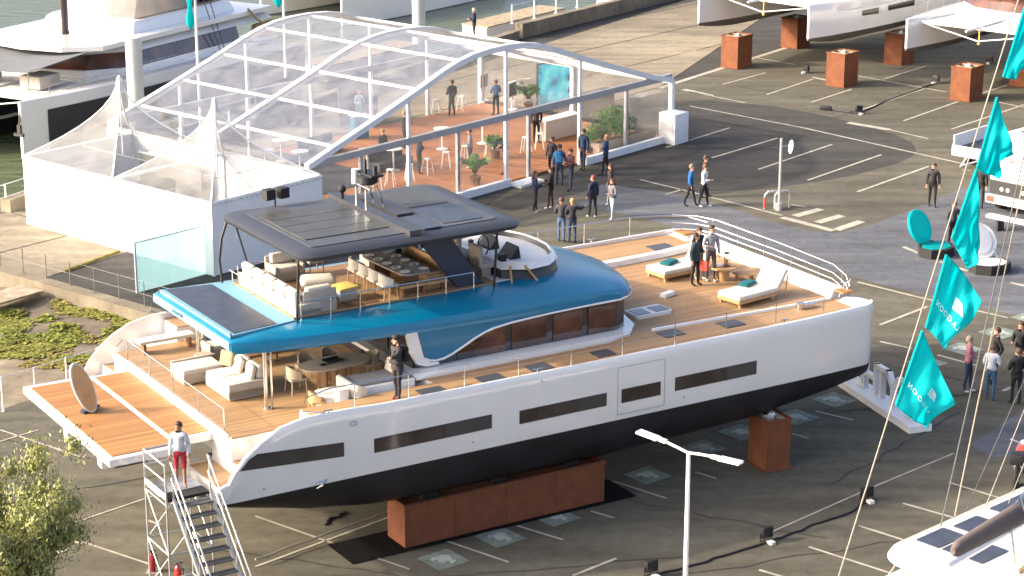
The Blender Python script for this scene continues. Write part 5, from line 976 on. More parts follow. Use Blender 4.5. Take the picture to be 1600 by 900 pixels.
def palm(label, loc, h, seed):
    rnd = random.Random(seed); t = thing('potted_palm', label, 'plant', loc); MB().cyl((0, 0, 0), .22, .4, 12, r2=.28).build('pot', 'wood_brown', t)
    for k in range(16):
        a = k * 2.4 + rnd.random(); m = MB(); L = h * rnd.uniform(.5, .75); pts = [Vector((.1 * q * L * 5 * math.cos(a) * .9, .1 * q * L * 5 * math.sin(a) * .9, .4 + h * (.55 * q ** .7) - .35 * h * q * q * rnd.uniform(.3, 1))) for q in [i / 6 for i in range(7)]]
        for i in range(6):
            dd = (pts[i + 1] - pts[i]).normalized(); s = dd.cross(Vector((0, 0, 1))).normalized()
            for sg in (-1, 1):
                for q in (0, .5): p = pts[i].lerp(pts[i + 1], q); w = .26 * math.sin(math.pi * (i + q + .6) / 7); m.add([p, p + s * sg * w + dd * .12 - Vector((0, 0, .06)), p + s * sg * w * .5 + dd * .16], [(0, 1, 2)])
        m.tube(pts, .008, 4); m.build('frond', 'leaf', t, smooth=False)
    return t
palm('potted palm behind the glass left of the centre post', mw(-1.2, .8, .12), 2.2, 4)
palm('potted palm left of the video wall', G(826, 172, .13), 2.4, 5)
palm('small potted palm at the doorway', mw(3.2, 3.5, .12), 1.6, 6)
# air-conditioning unit beside the marquee
o = thing('cooling_unit', 'white cube-shaped cabinet outside the right corner of the marquee', 'cabinet', G(1052, 222), MYAW); MB().rbox((0, 0, .75), (1.1, 1.0, 1.5), .03).build('casing', 'white_metal', o); MB().tube([(.1, .2, 1.5), (.0, .2, 2.0), (-.1, .25, 2.3)], .02, 5).build('hose', 'white_metal', o); MB().box((-.56, 0, .8), (.02, .7, .7)).build('grille', 'gel_matte', o)
# pagoda tents
def pagoda(label, b0, b1, right_wall, pk):
    a0, a1 = -18.25, -12.45; t = thing('pagoda_tent', label, 'tent', mw((a0 + a1) / 2, (b0 + b1) / 2), MYAW, 'white pagoda tents'); hx, hy = (a1 - a0) / 2, (b1 - b0) / 2; H = 2.95
    for sx in (-1, 1):
        for sy in (-1, 1): MB().bb(sx * hx - .05, sx * hx + .05, sy * hy - .05, sy * hy + .05, 0, H).build('post', 'white_metal', t, smooth=False)
    for s in (-1, 1):
        MB().bb(-hx, hx, s * hy - .04, s * hy + .04, H - .1, H).build('eave_beam', 'white_metal', t, smooth=False); MB().bb(s * hx - .04, s * hx + .04, -hy + .04, hy - .04, H - .1, H - .002).build('eave_beam', 'white_metal', t, smooth=False)
    def wall(p, q):
        n = 14; vs = []; p = Vector((*p, 0)); q = Vector((*q, 0)); d = (q - p).normalized(); nn = Vector((-d.y, d.x, 0))
        for i in range(n + 1):
            for z in (.03, 1.0, 2.0, H - .02): o = .025 * math.sin(i * 1.9 + z * 1.3) * (1 if 0 < i < n else 0) * (1.2 - z / H); vs.append(p.lerp(q, i / n) + nn * o + Vector((0, 0, z)))
        return MB().add(vs, [(i * 4 + j, (i + 1) * 4 + j, (i + 1) * 4 + j + 1, i * 4 + j + 1) for i in range(n) for j in range(3)]).build('wall_sheet', 'tent_white', t, ang=80)
    wall((-hx - .06, -hy), (-hx - .06, hy))
    wall((hx + .02, hy), (hx + .02, -hy))
    wall((-hx, hy + .06), (hx, hy + .06)) if not right_wall else None
    if right_wall: wall((-hx, -hy - .06), (hx, -hy - .06))
    # concave clear roof
    n = 8
    def rad(q): return (1 - q) ** 1.9 * .985 + .015
    for s in range(4):
        vs = []
        for i in range(n + 1):
            q = i / n; r = rad(q); z = H + .01 + (pk - H) * (q ** 1.0)
            for j in range(7):
                u = -1 + 2 * j / 6; P = [(u, -1), (1, u), (-u, 1), (-1, -u)][s]; bow = 1 - .08 * (1 - u * u) * q * (1 - q) * 4; vs.append((P[0] * hx * r * bow, P[1] * hy * r * bow, z))
        MB().add(vs, [(i * 7 + j, i * 7 + j + 1, (i + 1) * 7 + j + 1, (i + 1) * 7 + j) for i in range(n) for j in range(6)]).build('roof_panel', 'pvc_thin', t, ang=80)
    for sx, sy in ((-1, -1), (1, -1), (1, 1), (-1, 1)): MB().tube([(sx * hx * rad(i / n), sy * hy * rad(i / n), H + .02 + (pk - H) * (i / n)) for i in range(n + 1)], .035, 5).build('roof_seam', 'tent_white', t)
    MB().cyl((0, 0, pk - .45), .12, .55, 8, r2=.04).build('peak_cap', 'tent_white', t)
    MB().cyl((0, 0, H), .04, pk - H - .2, 6).build('king_pole', 'white_metal', t)
    for s in (0, 1): a, b = ((-hx, 0, H - .05), (hx, 0, H - .05)) if s else ((0, -hy, H - .05), (0, hy, H - .05)); MB().tube([a, b], .012, 4).build('cable', 'grey_metal', t)
    return t
pagoda('white-walled pagoda tent with clear peaked roof, farther left', 4.98, 10.75, False, 6.2)
tn = pagoda('white-walled pagoda tent with clear peaked roof, nearer the boat', -.95, 4.86, True, 6.1)
for k in range(22): MB().ball((-2.8 + k * .27, -3.02, 2.86), (.05, .04, .05), 6, 4).build('bulb', 'grey_metal', tn)
o = thing('grey_drum', 'dark round drum inside the farther white tent', 'drum', mw(-14.2, 7.2), MYAW); MB().cyl((0, 0, 0), .8, 1.6, 18).build('barrel', 'carpet', o); MB().cyl((0, 0, 1.6), .82, .05, 18).build('lid', 'trim_dark', o)
o = thing('partition', 'grey fabric partition inside the farther white tent', 'partition', mw(-12.9, 7.8), MYAW); MB().bb(-.03, .03, -2, 2, .1, 2.3).build('cloth', 'fabric_grey', o, smooth=False); MB().bb(-.05, .05, -2.05, 2.05, 2.3, 2.36).bb(-.3, .3, -2.05, -1.98, 0, .06).bb(-.3, .3, 1.98, 2.05, 0, .06).build('frame', 'white_metal', o, smooth=False)
# aqua glass screen
pA = G(214, 458); o = thing('glass_screen', 'pale aqua glass screen standing in front of the white tent', 'screen', pA, math.atan2(*(lambda d: (d.y, d.x))(G(325, 428) - pA))); L = (G(325, 428) - pA).length
MB().bb(0, L, -.015, .015, .02, 1.95).build('pane', 'glass_aqua', o, smooth=False)
for x in (0, L): MB().bb(x - .03, x + .03, -.03, .03, 0, 1.98).build('post', 'grey_metal', o, smooth=False)
MB().bb(.03, L - .03, -.025, .025, 1.95, 1.99).build('top_rail', 'grey_metal', o, smooth=False)
# ================================================================ OTHER CATAMARANS
def cat(label, loc, head, L, B, hw, zk, zb, zs, hullm='gelcoat', botm='antifoul_grey', cabin=True, group=None, bow_beam=True, win=True):
    t = thing('catamaran', label, 'catamaran', loc, head, group); n = 14; yc = B / 2 - hw
    for s in (1, -1):
        R1 = []; R2 = []
        for i in range(n + 1):
            q = i / n; x = -L / 2 + L * q; w = hw * (1 if q < .45 else 1 - .93 * ((q - .45) / .55) ** 2.2); w *= (.85 + .15 * min(1, q / .2)); sh = zs - .9 * max(0, (.14 - q) / .14) + .1 * q
            k = zk + (zb - zk) * (max(0, (.3 - q) / .3) ** 1.3 * .8 + max(0, (q - .72) / .28) ** 2 * .75); bx = .02 if i == n else 0
            R1.append([(x, s * yc - w * .97, zb), (x, s * yc + w * .97, zb), (x, s * yc + w, zs - .5), (x + bx, s * yc + w * .98, sh), (x + bx, s * yc + w * .8, sh + .05), (x + bx, s * yc - w * .8, sh + .05), (x + bx, s * yc - w * .98, sh), (x, s * yc - w, zs - .5)])
            R2.append([(x, s * yc - w * .97, zb), (x, s * yc - w * .55, zb - (zb - k) * .75), (x, s * yc, k), (x, s * yc + w * .55, zb - (zb - k) * .75), (x, s * yc + w * .97, zb)])
        h = MB().loft([r for r in R1]).build('hull', hullm, t, ang=32); MB().loft([r for r in R2]).build('bottom_paint', botm, h, ang=50)
        MB().tube([(-L * .48 + L * .96 * i / 20, s * (yc + hw * (1 if i / 20 < .45 else 1 - .93 * ((i / 20 - .45) / .55) ** 2.2)) + s * .01, zs - .42) for i in range(18)], .03, 4).build('rub_rail', 'gel_matte', h)
        if win:
            for q0, q1 in ((-.12, .06), (.12, .22)):
                for sd in (1, -1):
                    def yy(x): q = (x + L / 2) / L; return hw * (1 if q < .45 else 1 - .93 * ((q - .45) / .55) ** 2.2)
                    x0, x1 = q0 * L, q1 * L; MB().add([(x0, s * yc + sd * (yy(x0) + .015), zs - .95), (x1, s * yc + sd * (yy(x1) + .015), zs - .9), (x1, s * yc + sd * (yy(x1) + .015), zs - .6), (x0, s * yc + sd * (yy(x0) + .015), zs - .6)], [(0, 1, 2, 3)]).build('window', 'glass_dark', h, smooth=False)
        for x in (.08, .2, .32, .42): MB().cyl((L * x, s * (yc + hw * .55 * (1 - x)), zs), .018, .7, 5).build('stanchion', 'steel', t)
        MB().tube([(L * .0, s * (yc + hw * .6), zs + .68), (L * .42, s * (yc + hw * .33), zs + .68)], .012, 4).build('life_line', 'steel', t)
    MB().loft([[(x, -yc, zs - 1.0 + dz), (x, yc, zs - 1.0 + dz), (x, yc, zs), (x, -yc, zs)] for x, dz in ((-L * .42, 0), (L * .1, 0), (L * .2, .35), (L * .24, .7))]).build('bridge_deck', 'gelcoat', t, ang=30)
    if bow_beam:
        MB().tube([(L * .43, -yc, zs - .1), (L * .43, yc, zs - .1)], .1, 8).build('cross_beam', 'white_metal', t)
        MB().tube([(L * .43, -yc * .9, zs - .15), (L * .44, 0, zs - .75), (L * .43, yc * .9, zs - .15)], .035, 5).build('beam_bridle', 'white_metal', t)
        MB().tube([(L * .22, 0, zs), (L * .43, 0, zs - .02), (L * .53, 0, zs - .02)], .07, 6).build('bow_sprit', 'white_metal', t)
        MB().tube([(L * .43, 0, zs - .02), (L * .43, 0, zs - .85)], .04, 6).ball((L * .43, 0, zs - .9), .09).build('dolphin_striker', 'yellow', t)
        for s in (1, -1): MB().prism([(L * .24, s * .15), (L * .42, s * .15), (L * .42, s * (yc - hw * .5)), (L * .24, s * (yc - hw * .9))], zs - .08, zs - .05).build('trampoline', 'gel_matte', t, smooth=False)
    if cabin:
        hwid = B / 2 - hw * 1.1
        MB().loft([[(-L * .3, -hwid, z), (L * .1, -hwid, z), (L * .2, -hwid * .6, z), (L * .23, 0, z), (L * .2, hwid * .6, z), (L * .1, hwid, z), (-L * .3, hwid, z)] for z in (zs, zs + .35)]).build('cabin_base', 'gelcoat', t, ang=30)
        MB().loft([[(-L * .3, -hwid * f, z), (L * .1 - o, -hwid * f, z), (L * .19 - o, -hwid * .6 * f, z), (L * .22 - o, 0, z), (L * .19 - o, hwid * .6 * f, z), (L * .1 - o, hwid * f, z), (-L * .3, hwid * f, z)] for z, f, o in ((zs + .35, .99, 0), (zs + 1.15, .93, .5))]).build('cabin_window', 'glass_brown', t, ang=30)
        MB().loft([[(-L * .42, -hwid * f, z), (L * .1 - o, -hwid * f, z), (L * .2 - o, -hwid * .55 * f, z), (L * .225 - o, 0, z), (L * .2 - o, hwid * .55 * f, z), (L * .1 - o, hwid * f, z), (-L * .42, hwid * f, z)] for z, f, o in ((zs + 1.15, 1.0, .1), (zs + 1.25, 1.05, 0), (zs + 1.5, .95, .3), (zs + 1.6, .7, 1.0))]).build('cabin_roof', 'gelcoat', t, ang=50)
    return t
# two on the hard, top right
c1 = cat('white catamaran on rusty pedestals at the top, its two bows towards the car park', (18.6, 126.9, 0), R(180 + 48.5), 15.5, 9.2, .85, 1.85, 2.4, 4.1, group='catamarans on pedestals')
c2 = cat('white catamaran on rusty pedestals at the top right corner with grey windscreen', (29.0, 119.6, 0), R(180 + 51), 15.5, 9.2, .85, 1.85, 2.35, 3.8, group='catamarans on pedestals')
# moored one, top left
mc = cat('large moored catamaran with navy hull sides at the top left', (-22.3, 118.2, .5), R(240), 23, 10.5, 1.15, -4.0, -1.9, .85, 'gelcoat', 'antifoul', True, None, True, False)
for s in (1, -1):
    yc = 10.5 / 2 - 1.15; P = []
    for i in range(13):
        q = i / 12; x = -11.3 + 21.2 * q; qq = (x + 11.5) / 23; w = 1.15 * (1 if qq < .45 else 1 - .93 * ((qq - .45) / .55) ** 2.2) + .03; P.append([(x, s * yc + w, -1.7), (x, s * yc + w, .35)])
    MB().loft(P, False, False).build('side_band', 'navy', mc, ang=50)
    P = [[(x, s * yc - (y - s * yc) if 0 else 2 * s * yc - y, z) for x, y, z in r] for r in P]; MB().loft(P, False, False).build('side_band', 'navy', mc, ang=50)
MB().loft([[(-9.8, -4.1, z), (5, -4.1, z), (6.4, -2.5, z), (6.8, 0, z), (6.4, 2.5, z), (5, 4.1, z), (-9.8, 4.1, z)] for z in (2.5, 2.75)]).build('sun_roof', 'gelcoat', mc, ang=30)
fb = MB().loft([[(-7.5 + i * .4, -3.2 + i * .3, z), (1.5 - i * .6, -3.2 + i * .3, z), (2.4 - i * .6, 0, z), (1.5 - i * .6, 3.2 - i * .3, z), (-7.5 + i * .4, 3.2 - i * .3, z)] for i, z in ((0, 2.7), (.5, 3.2), (1, 3.35))]).build('flybridge', 'gelcoat', mc, ang=30)
MB().bb(-6.9, .5, -2.7, 2.7, 3.35, 3.4).build('fly_floor', 'fabric_tan', fb, smooth=False)
MB().loft([[(-4.2, -2.6, z), (.6 - o, -2.6, z), (1.2 - o, 0, z), (.6 - o, 2.6, z), (-4.2, 2.6, z)] for z, o in ((3.35, 0), (5.2, .5))], True, False).build('clear_enclosure', 'enclosure', fb, ang=40)
MB().loft([[(-6.6, -2.9, z), (.5, -2.9, z), (1.0, 0, z), (.5, 2.9, z), (-6.6, 2.9, z)] for z in (5.2, 5.35)]).build('bimini', 'gelcoat', fb, ang=30)
for x, y in ((-6.3, -2.6), (-6.3, 2.6), (-4.2, 2.6), (-4.2, -2.6)): MB().cyl((x, y, 3.35), .05, 1.9, 6).build('bimini_leg', 'steel', fb)
for k in range(3): MB().rbox((-6.0 + k * 1.2, 1.6, 3.7), (1.0, 1.0, .7), .12).build('fly_seat', 'fabric_tan', fb)
MB().rbox((-5.4, -1.5, 3.8), (2.2, 1.2, .8), .12).build('fly_seat', 'fabric_cream', fb)
MB().loft([[(x, y, z) for x, y in ((-6.3, 2.2), (-5.6, 2.2), (-5.6, 2.6), (-6.3, 2.6))] for z in (3.4, 6.4)]).build('boom_cover', 'rubber', fb, ang=30)
MB().loft([[(x + .22 * math.cos(a), .16 * math.sin(a), z) for a in [k * math.pi / 5 for k in range(10)]] for x, z in ((3.2, 2.7), (3.2, 22))]).build('mast', 'mast_brown', mc)
MB().loft([[(x + .25 * math.cos(a), .18 * math.sin(a), z) for a in [k * math.pi / 5 for k in range(10)]] for x, z in ((3.2, 2.65), (3.2, 2.9))]).build('mast_collar', 'mast_brown', mc)
MB().loft([[(5.6, y, 2.45 + c), (9.2, y * .75, 1.9 + c * .5), (9.2, y * .75, 1.95 + c * .5), (5.6, y, 2.5 + c)] for y, c in ((-3.6, 0), (-1.8, -.18), (0, -.22), (1.8, -.18), (3.6, 0))]).build('fore_awning', 'awning', mc, ang=60)
for y in (-2.6, 2.6): MB().cyl((9.1, y, .85), .03, 1.1, 6).build('awning_pole', 'steel', mc)
for y in (-2, 2): MB().rbox((7.6, y, 1.2), (1.6, 1.4, .7), .12).build('fore_seat', 'fabric_cream', mc)
MB().box((11.62, 4.1, -.4), (.1, .22, .5)).box((11.66, 4.1, -.65), (.12, .6, .14)).tube([(11.6, 4.1, -.2), (11.4, 4.1, .9)], .05, 6).build('anchor', 'black', mc)
for (a, b) in (((-4.6, 4.3, 1.0), (-2, 2.4, 12)), ((-5.0, 4.3, 1.0), (-3, 2.2, 12))): MB().tube([a, b], .03, 5).build('shroud', 'rope_dark', mc)
MB().rbox((-9.2, 4.2, 1.5), (2.2, .9, .8), .3, seg=3).build('folded_cover', 'straw', mc); MB().tube([(-7.4, 4.2, 2.9), (-8.0, 4.3, 2.3), (-9.2, 4.5, 1.5)], .07, 6).build('davit', 'straw', mc)
c3 = cat('pale moored boat behind the parapet at the top centre', (-9.5, 158.5, 0), R(234), 18, 9.5, 1.0, -4.0, -2.25, .3, 'gel_matte', 'antifoul_grey', True, None, True, False)
for x in (-3, 0, 3, 5): MB().tube([(x, 4.6, .6), (x + .1, 4.6, 2.4)], .04, 5).box((x + .1, 4.6, 2.45), (.9, .12, .12)).build('rail_fitting', 'rope_dark', c3)
MB().rbox((-2, 1.0, 1.1), (3, 2, .8), .2).build('deck_box', 'orange_red', c3)
# lower right: only its roof, boom and rigging reach into the picture
lc = cat('white catamaran with solar panels on its roof in the bottom right corner', (13.35, 43.45, 0), R(43), 14, 7.6, .8, 1.2, 1.6, 3.4, group=None, bow_beam=False)
rf = MB().loft([[(x, y, z) for x, y in rrect(-6.0 + i, 1.5 - i, -2.35 + i, 2.35 - i, .8 - i * .3, 6)] for i, z in ((.12, 5.72), (0, 5.8), (.05, 5.9), (.35, 5.98))]).build('hard_top', 'gelcoat', lc, ang=60)
for x0, x1, y0, y1 in ((-5.0, -4.05, .35, 1.35), (-5.0, -4.05, 1.42, 2.0), (-3.85, -3.0, .9, 1.9), (-2.5, -.9, .95, 1.95), (-5.0, -4.05, -1.9, -.6)): MB().prism(rrect(x0, x1, y0, y1, .05, 2), 5.98, 6.0).build('solar_panel', 'solar', rf, smooth=False)
for x in (-5.4, -2.0):
    for y in (-1.9, 1.9): MB().tube([(x, y, 5.75), (x - .1, y, 4.0)], .04, 6).build('top_leg', 'white_metal', rf)
_m = (Matrix.Translation((13.35, 43.45, 0)) @ Matrix.Rotation(R(43), 4, 'Z')).inverted()
b0, b1 = _m @ G(1476, 884, 6.5), _m @ G(1602, 812, 6.62); bd = (b1 - b0).normalized()
MB().tube([b0, b0 + bd * 7], .11, 8).build('boom', 'white_metal', lc)
bn = Vector((-bd.y, bd.x, 0)); MB().loft([[b0 + bd * x + bn * (r * math.cos(a)) + Vector((0, 0, .22 + 1.5 * r * math.sin(a))) for a in [k * math.pi / 6 for k in range(12)]] for x, r in ((.25, .06), (.4, .12), (2.5, .17), (7, .22))]).build('boom_cover', 'boom_cover', lc, ang=60)
MB().tube([(-4.7, -.75, 6.7), (-4.6, -.6, 6.3), (-4.8, -.4, 6.0)], .05, 6).ball((-4.65, -.6, 6.4), .14).ball((-4.75, -.7, 6.7), .12).build('sheet_blocks', 'straw', lc)
MB().tube([(-4.85, -.75, 6.75), (-4.2, .1, 7.3), (-3.2, .6, 6.3)], .03, 5).tube([(-4.5, -.1, 6.0), (-4.4, .2, 7.0), (-3.6, .35, 7.2)], .025, 5).build('lazy_jack', 'steel', lc)
MB().rbox((-2.6, -2.6, 5.9), (3.2, 1.0, .25), .1).build('side_roof', 'gelcoat', lc); MB().prism(rrect(-3.9, -1.6, -2.4, -1.5, .15), 6.0, 6.06).build('ribbed_cover', 'fabric_grey', lc)
# ================================================================ PROPS
def pedestal(label, corner, head, w, d, h, group='rusty steel pedestals'):
    t = thing('pedestal', label, 'pedestal', corner, head, group)         # corner = nearest ground corner; +x right-back, +y left-back
    th = .05
    for a in ((0, w, 0, th), (0, w, d - th, d), (0, th, th, d - th), (w - th, w, th, d - th)): MB().bb(a[0], a[1], a[2], a[3], 0, h).build('side_plate', 'corten', t, smooth=False)
    MB().bb(th, w - th, th, d - th, h - .25, h - .2).build('inner_plate', 'corten', t, smooth=False)
    MB().box((w * .5, d * .5, h - .1), (w * .5, .22, .18), .5).box((w * .56, d * .5, h + .01), (w * .3, .14, .1), .5, 0, .6, .6).build('wedge', 'gel_matte', t, smooth=False)
    for a in ((-.03, w + .03, -.03, .0), (-.03, w + .03, d, d + .03), (-.03, 0, 0, d), (w, w + .03, 0, d)): MB().bb(a[0], a[1], a[2], a[3], h - .07, h + .004).build('rim_flange', 'corten', t, smooth=False)
    MB().bb(-.08, w + .08, -.08, d + .08, .016, .035).build('base_plate', 'corten', t, smooth=False)
    for a in (.25, .75): MB().bb(w * a - .09, w * a + .09, .05, d - .05, h - .2, h - .02).build('timber_pad', 'plank_old', t, smooth=False)
    return t
for px, py, h, l in ((1152, 109, 1.86, 'rusty pedestal farthest left under the top catamarans'), (1318, 138, 1.86, 'rusty pedestal in the middle under the near hull of the top catamaran'), (1514, 160, 1.82, 'tall rusty pedestal at the upper right in front of the catamaran with grey windscreen'), (1245, 77, 1.8, 'rusty pedestal behind, between the two hulls of the top catamaran'), (1408, 103, 1.8, 'dark rusty pedestal in the shade left of the catamaran with grey windscreen'), (1606, 138, 1.8, 'rusty pedestal at the right edge behind the pennant')):
    pedestal(l, G(px, py), R(50), 1.45, 1.15, h)
o = bthing('keel_block', 'long rusty steel block under the near hull of the blue-roofed catamaran', 'support block', 5.4, .6, 0)
for a in ((0, 6.5, 0, .06), (0, 6.5, .94, 1.0), (0, .06, .06, .94), (6.44, 6.5, .06, .94)): MB().bb(a[0], a[1], a[2], a[3], 0, 1.27).build('side_plate', 'corten', o, smooth=False)
MB().bb(.06, 6.44, .06, .94, 1.1, 1.16).build('inner_plate', 'corten', o, smooth=False)
for x in (.08, 1.62, 3.25, 4.87, 6.42): MB().bb(x - .025, x + .025, -.02, 0, .02, 1.26).build('weld_seam', 'corten', o, smooth=False)
MB().bb(-.03, 6.53, -.05, -.022, 1.18, 1.26).build('rim_flange', 'corten', o, smooth=False)
for x in (1, 3.2, 5.6): MB().bb(x - .2, x + .2, .3, .7, 1.16, 1.36).build('wedge', 'rubber', o, smooth=False)
c = copy_tree(o); c.location = bw(5.4, BM - 1.6, 0); c['label'] = 'long rusty steel block under the far hull of the blue-roofed catamaran'
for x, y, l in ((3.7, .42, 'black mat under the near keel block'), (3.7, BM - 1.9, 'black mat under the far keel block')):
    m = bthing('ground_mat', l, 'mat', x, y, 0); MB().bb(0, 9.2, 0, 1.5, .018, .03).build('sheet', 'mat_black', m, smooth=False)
pedestal('dark rusty pedestal under the near bow of the blue-roofed catamaran', bw(17.25, -.02, 0), BYAW - R(7), .82, 1.05, 1.6)
pedestal('rusty pedestal under the far bow of the blue-roofed catamaran', bw(17.3, BM - 1.3, 0), BYAW, .82, 1.05, 1.6)
# street lamp
base = G(1069, 990); zt = GY(1074, 706, base.y).z
o = thing('street_lamp', 'white double-armed street lamp in front of the hull', 'street lamp', base)
MB().tube([(0, 0, 0), (0, 0, zt)], [.075, .05], 10).cyl((0, 0, 0), .16, .04, 10).build('pole', 'pole_white', o)
d = Vector((.66, -.5, 0)).normalized()
for s, up in ((-1, .12), (1, .04)):
    a = Vector((0, 0, zt)); e = a + d * s * .72 + Vector((0, 0, up)); MB().tube([a - Vector((0, 0, .03)), a + d * s * .3 + Vector((0, 0, up * .3)), e], .035, 8).build('arm', 'pole_white', o)
    an = math.atan2(d.y * s, d.x * s); h = MB().rbox((.46, 0, 0), (.62, .26, .07), .03).rbox((.06, 0, .0), (.28, .14, .09), .03).build('lamp_head', 'pole_white', o); h.location = e; h.rotation_euler = (0, -.1 if s < 0 else -.02, an)
    MB().bb(.25, .75, -.1, .1, -.042, -.034).build('lens', 'glass_rail', h, smooth=False)
# ground floodlights and cables
def flood(label, px, py, rz, group='floodlights on the ground'):
    t = thing('floodlight', label, 'floodlight', G(px, py), rz, group); MB().rbox((0, 0, .28), (.16, .38, .32), .03).build('lamp_body', 'black', t); MB().bb(.08, .09, -.15, .15, .16, .4).build('lens', 'glass_dark', t, smooth=False)
    MB().tube([(0, -.22, .28), (0, -.22, .04), (0, .22, .04), (0, .22, .28)], .018, 5).build('yoke', 'black', t); MB().box((-.2, 0, .04), (.2, .16, .08)).build('ballast', 'gel_matte', t); return t
for px, py, rz, l in ((1354, 782, 2, 'black floodlight on the ground below the lettered pennant'), (1197, 846, 2.2, 'black floodlight on the ground right of the street lamp'), (1017, 899, 2.2, 'black floodlight at the bottom edge left of the street lamp'), (1260, 114, .5, 'black floodlight between the pedestals of the top catamaran'), (1462, 130, .8, 'black floodlight left of the tall pedestal at the upper right'), (1546, 99, 1, 'black floodlight in the shade under the catamaran with grey windscreen'), (1342, 178, 2, 'small black floodlight at the end of the cable on the upper car park')): flood(l, px, py, rz)
def cable(label, pts, r=.025, m='black', z=.03):
    P = [G(a, b) + Vector((0, 0, z)) for a, b in pts]; t = thing('cable', label, 'cable', P[0]); Q = []
    for i in range(len(P) - 1):
        for k in range(4): Q.append(P[i].lerp(P[i + 1], k / 4) - P[0] + Vector((random.uniform(-.05, .05), random.uniform(-.05, .05), 0)))
    MB().tube(Q + [P[-1] - P[0]], r, 5).build('sheath', m, t)
cable('black cable linking the floodlights along the bottom', [(1354, 786), (1320, 805), (1270, 822), (1230, 838), (1198, 850), (1130, 870), (1070, 888), (1018, 901)], .03)
cable('black cable across the upper car park towards the pedestal', [(1342, 178), (1380, 160), (1420, 146), (1460, 131)], .03)
cable('thin dark cable under the stern of the big catamaran', [(510, 822), (514, 812), (530, 808), (538, 800)], .035)
o = thing('lamp_bar', 'black light bar lying on the upper car park', 'light bar', G(1290, 172), R(-25)); MB().rbox((0, 0, .12), (.6, .22, .2), .03).build('housing', 'black', o); MB().tube([(.3, 0, .06), (.8, -.1, .05), (1.3, -.2, .05), (1.9, -.3, .05)], .04, 5).build('lead', 'black', o); MB().box((1.5, -.22, .06), (.3, .1, .1)).build('connector', 'rubber', o)
cable('straw coloured strap from the keel block to the scaffold stair', [(399, 886), (470, 860), (540, 834), (612, 808)], .03, 'rope_light', .2)
# sign pole with hoops
pb0 = G(1217, 328); zt = GY(1218, 216, pb0.y).z
o = thing('sign_post', 'slim grey pole with a small round sign beside the hatched bay', 'sign', pb0); MB().cyl((0, 0, 0), .06, zt, 8).cyl((0, 0, 0), .16, .3, 8).build('pole', 'galv', o)
MB().tube([(.0, 0, zt - .35), (.3, .1, zt - .35)], .03, 5).build('bracket', 'galv', o); h = MB().loft([[(.0 + dx, .11 * math.cos(a), .30 * math.sin(a)) for a in [k * math.pi / 9 for k in range(18)]] for dx in (0, .05)]).build('sign_disc', 'galv', o); h.location = (.42, .1, zt - .4); h.rotation_euler = (0, .2, .9)
for px, l, mm in ((1206, 'red and white hoop guard left of the sign pole', 'orange_red'), (1222, 'grey hoop guard at the foot of the sign pole', 'galv')):
    h = thing('hoop_guard', l, 'bollard', G(px, 325), R(20)); MB().tube([(-.35, 0, 0), (-.35, 0, .6), (-.2, 0, .75), (.2, 0, .75), (.35, 0, .6), (.35, 0, 0)], .05, 8).build('hoop', 'galv', h); MB().tube([(-.35, 0, .05), (-.35, 0, .5)], .058, 8).build('band', mm, h)
# sign with large letters
sA = G(1420, 676); dirv = (G(1325, 612) - sA).normalized()
o = thing('letter_sign', 'white freestanding letters EIGHTY 2 on a plinth under the bow', 'sign', sA, math.atan2(-dirv.y, -dirv.x))
MB().bb(-5.6, .1, -.05, .75, 0, .22).build('plinth', 'white_metal', o, smooth=False)
x = -.45
for ch, w in zip('2 YTHGIE', (.75, .3, .75, .72, .82, .85, .42, .7)):
    if ch != ' ':
        me = text_mesh(ch, 1.55, .09); me.materials.append(MATS['white_metal']); l = link('letter', me, o); l.rotation_euler = (R(90), 0, 0); l.location = (x - w / 2 + .2, .35, .22 + .53)
    x -= w
# pennants on the dressing line
pr = [GY(1310, 902, 40.2), GY(1595, -12, 42.2)]
o = thing('dressing_line', 'pale rope that carries the turquoise pennants', 'rope', pr[0]); MB().tube([Vector((0, 0, 0)), pr[1] - pr[0]], .015, 6).build('strand', 'rope_light', o)
o2 = pr[0] + (pr[0] - pr[1]) * .12; e = thing('line_pole', 'thin pole holding the lower end of the pennant rope', 'pole', (o2.x, o2.y, 0)); MB().cyl((0, 0, 0), .04, o2.z, 6).build('mast', 'galv', e); MB().tube([Vector((0, 0, o2.z)), pr[0] - Vector((o2.x, o2.y, 0))], .018, 5).build('tail', 'rope_light', e)
for k, (a, b, m_, r, l) in enumerate((((1602, 235), (1470, 822), 'rope_dark', .016, 'dark stay left of the bright stay at the right edge'), ((1602, 268), (1492, 806), 'rope_light', .015, 'bright stay crossing the visitors at the right edge'), ((1602, 590), (1508, 800), 'rope_dark', .008, 'faint thin stay over the grey painted lane'), ((1604, 632), (1540, 792), 'rope_light', .011, 'pale stay crossing the motorcycle'), ((1604, 715), (1576, 786), 'rope_light', .010, 'short pale stay above the roof with solar panels'), ((1410, 868), (1385, 905), 'rope_light', .03, 'short stay below the roof corner at the bottom right'))):
    A = GY(a[0], a[1], 43.5); B = GY(b[0], b[1], 42.3); t = thing('stay', l, 'rope', B); MB().tube([Vector((0, 0, 0)), (A - B) * 1.5 if a[0] > 1590 else A - B], r, 5).build('strand', m_, t)
FL = [((1602, 10), (1568, 120), (1590, 127), (1624, 80), 'turquoise pennant at the top right corner', 0), ((1558, 152), (1527, 262), (1556, 275), (1583, 245), 'turquoise pennant second from the top, beside the truck', 0), ((1526, 264), (1488, 372), (1512, 416), (1534, 392), 'long turquoise pennant in front of the white disc', 0), ((1479, 398), (1447, 512), (1479, 548), (1533, 466), 'turquoise pennant with a pointed right tip, second from the bottom', 2), ((1441, 517), (1400, 633), (1448, 673), (1489, 628), 'lowest turquoise pennant with white lettering', 1)]
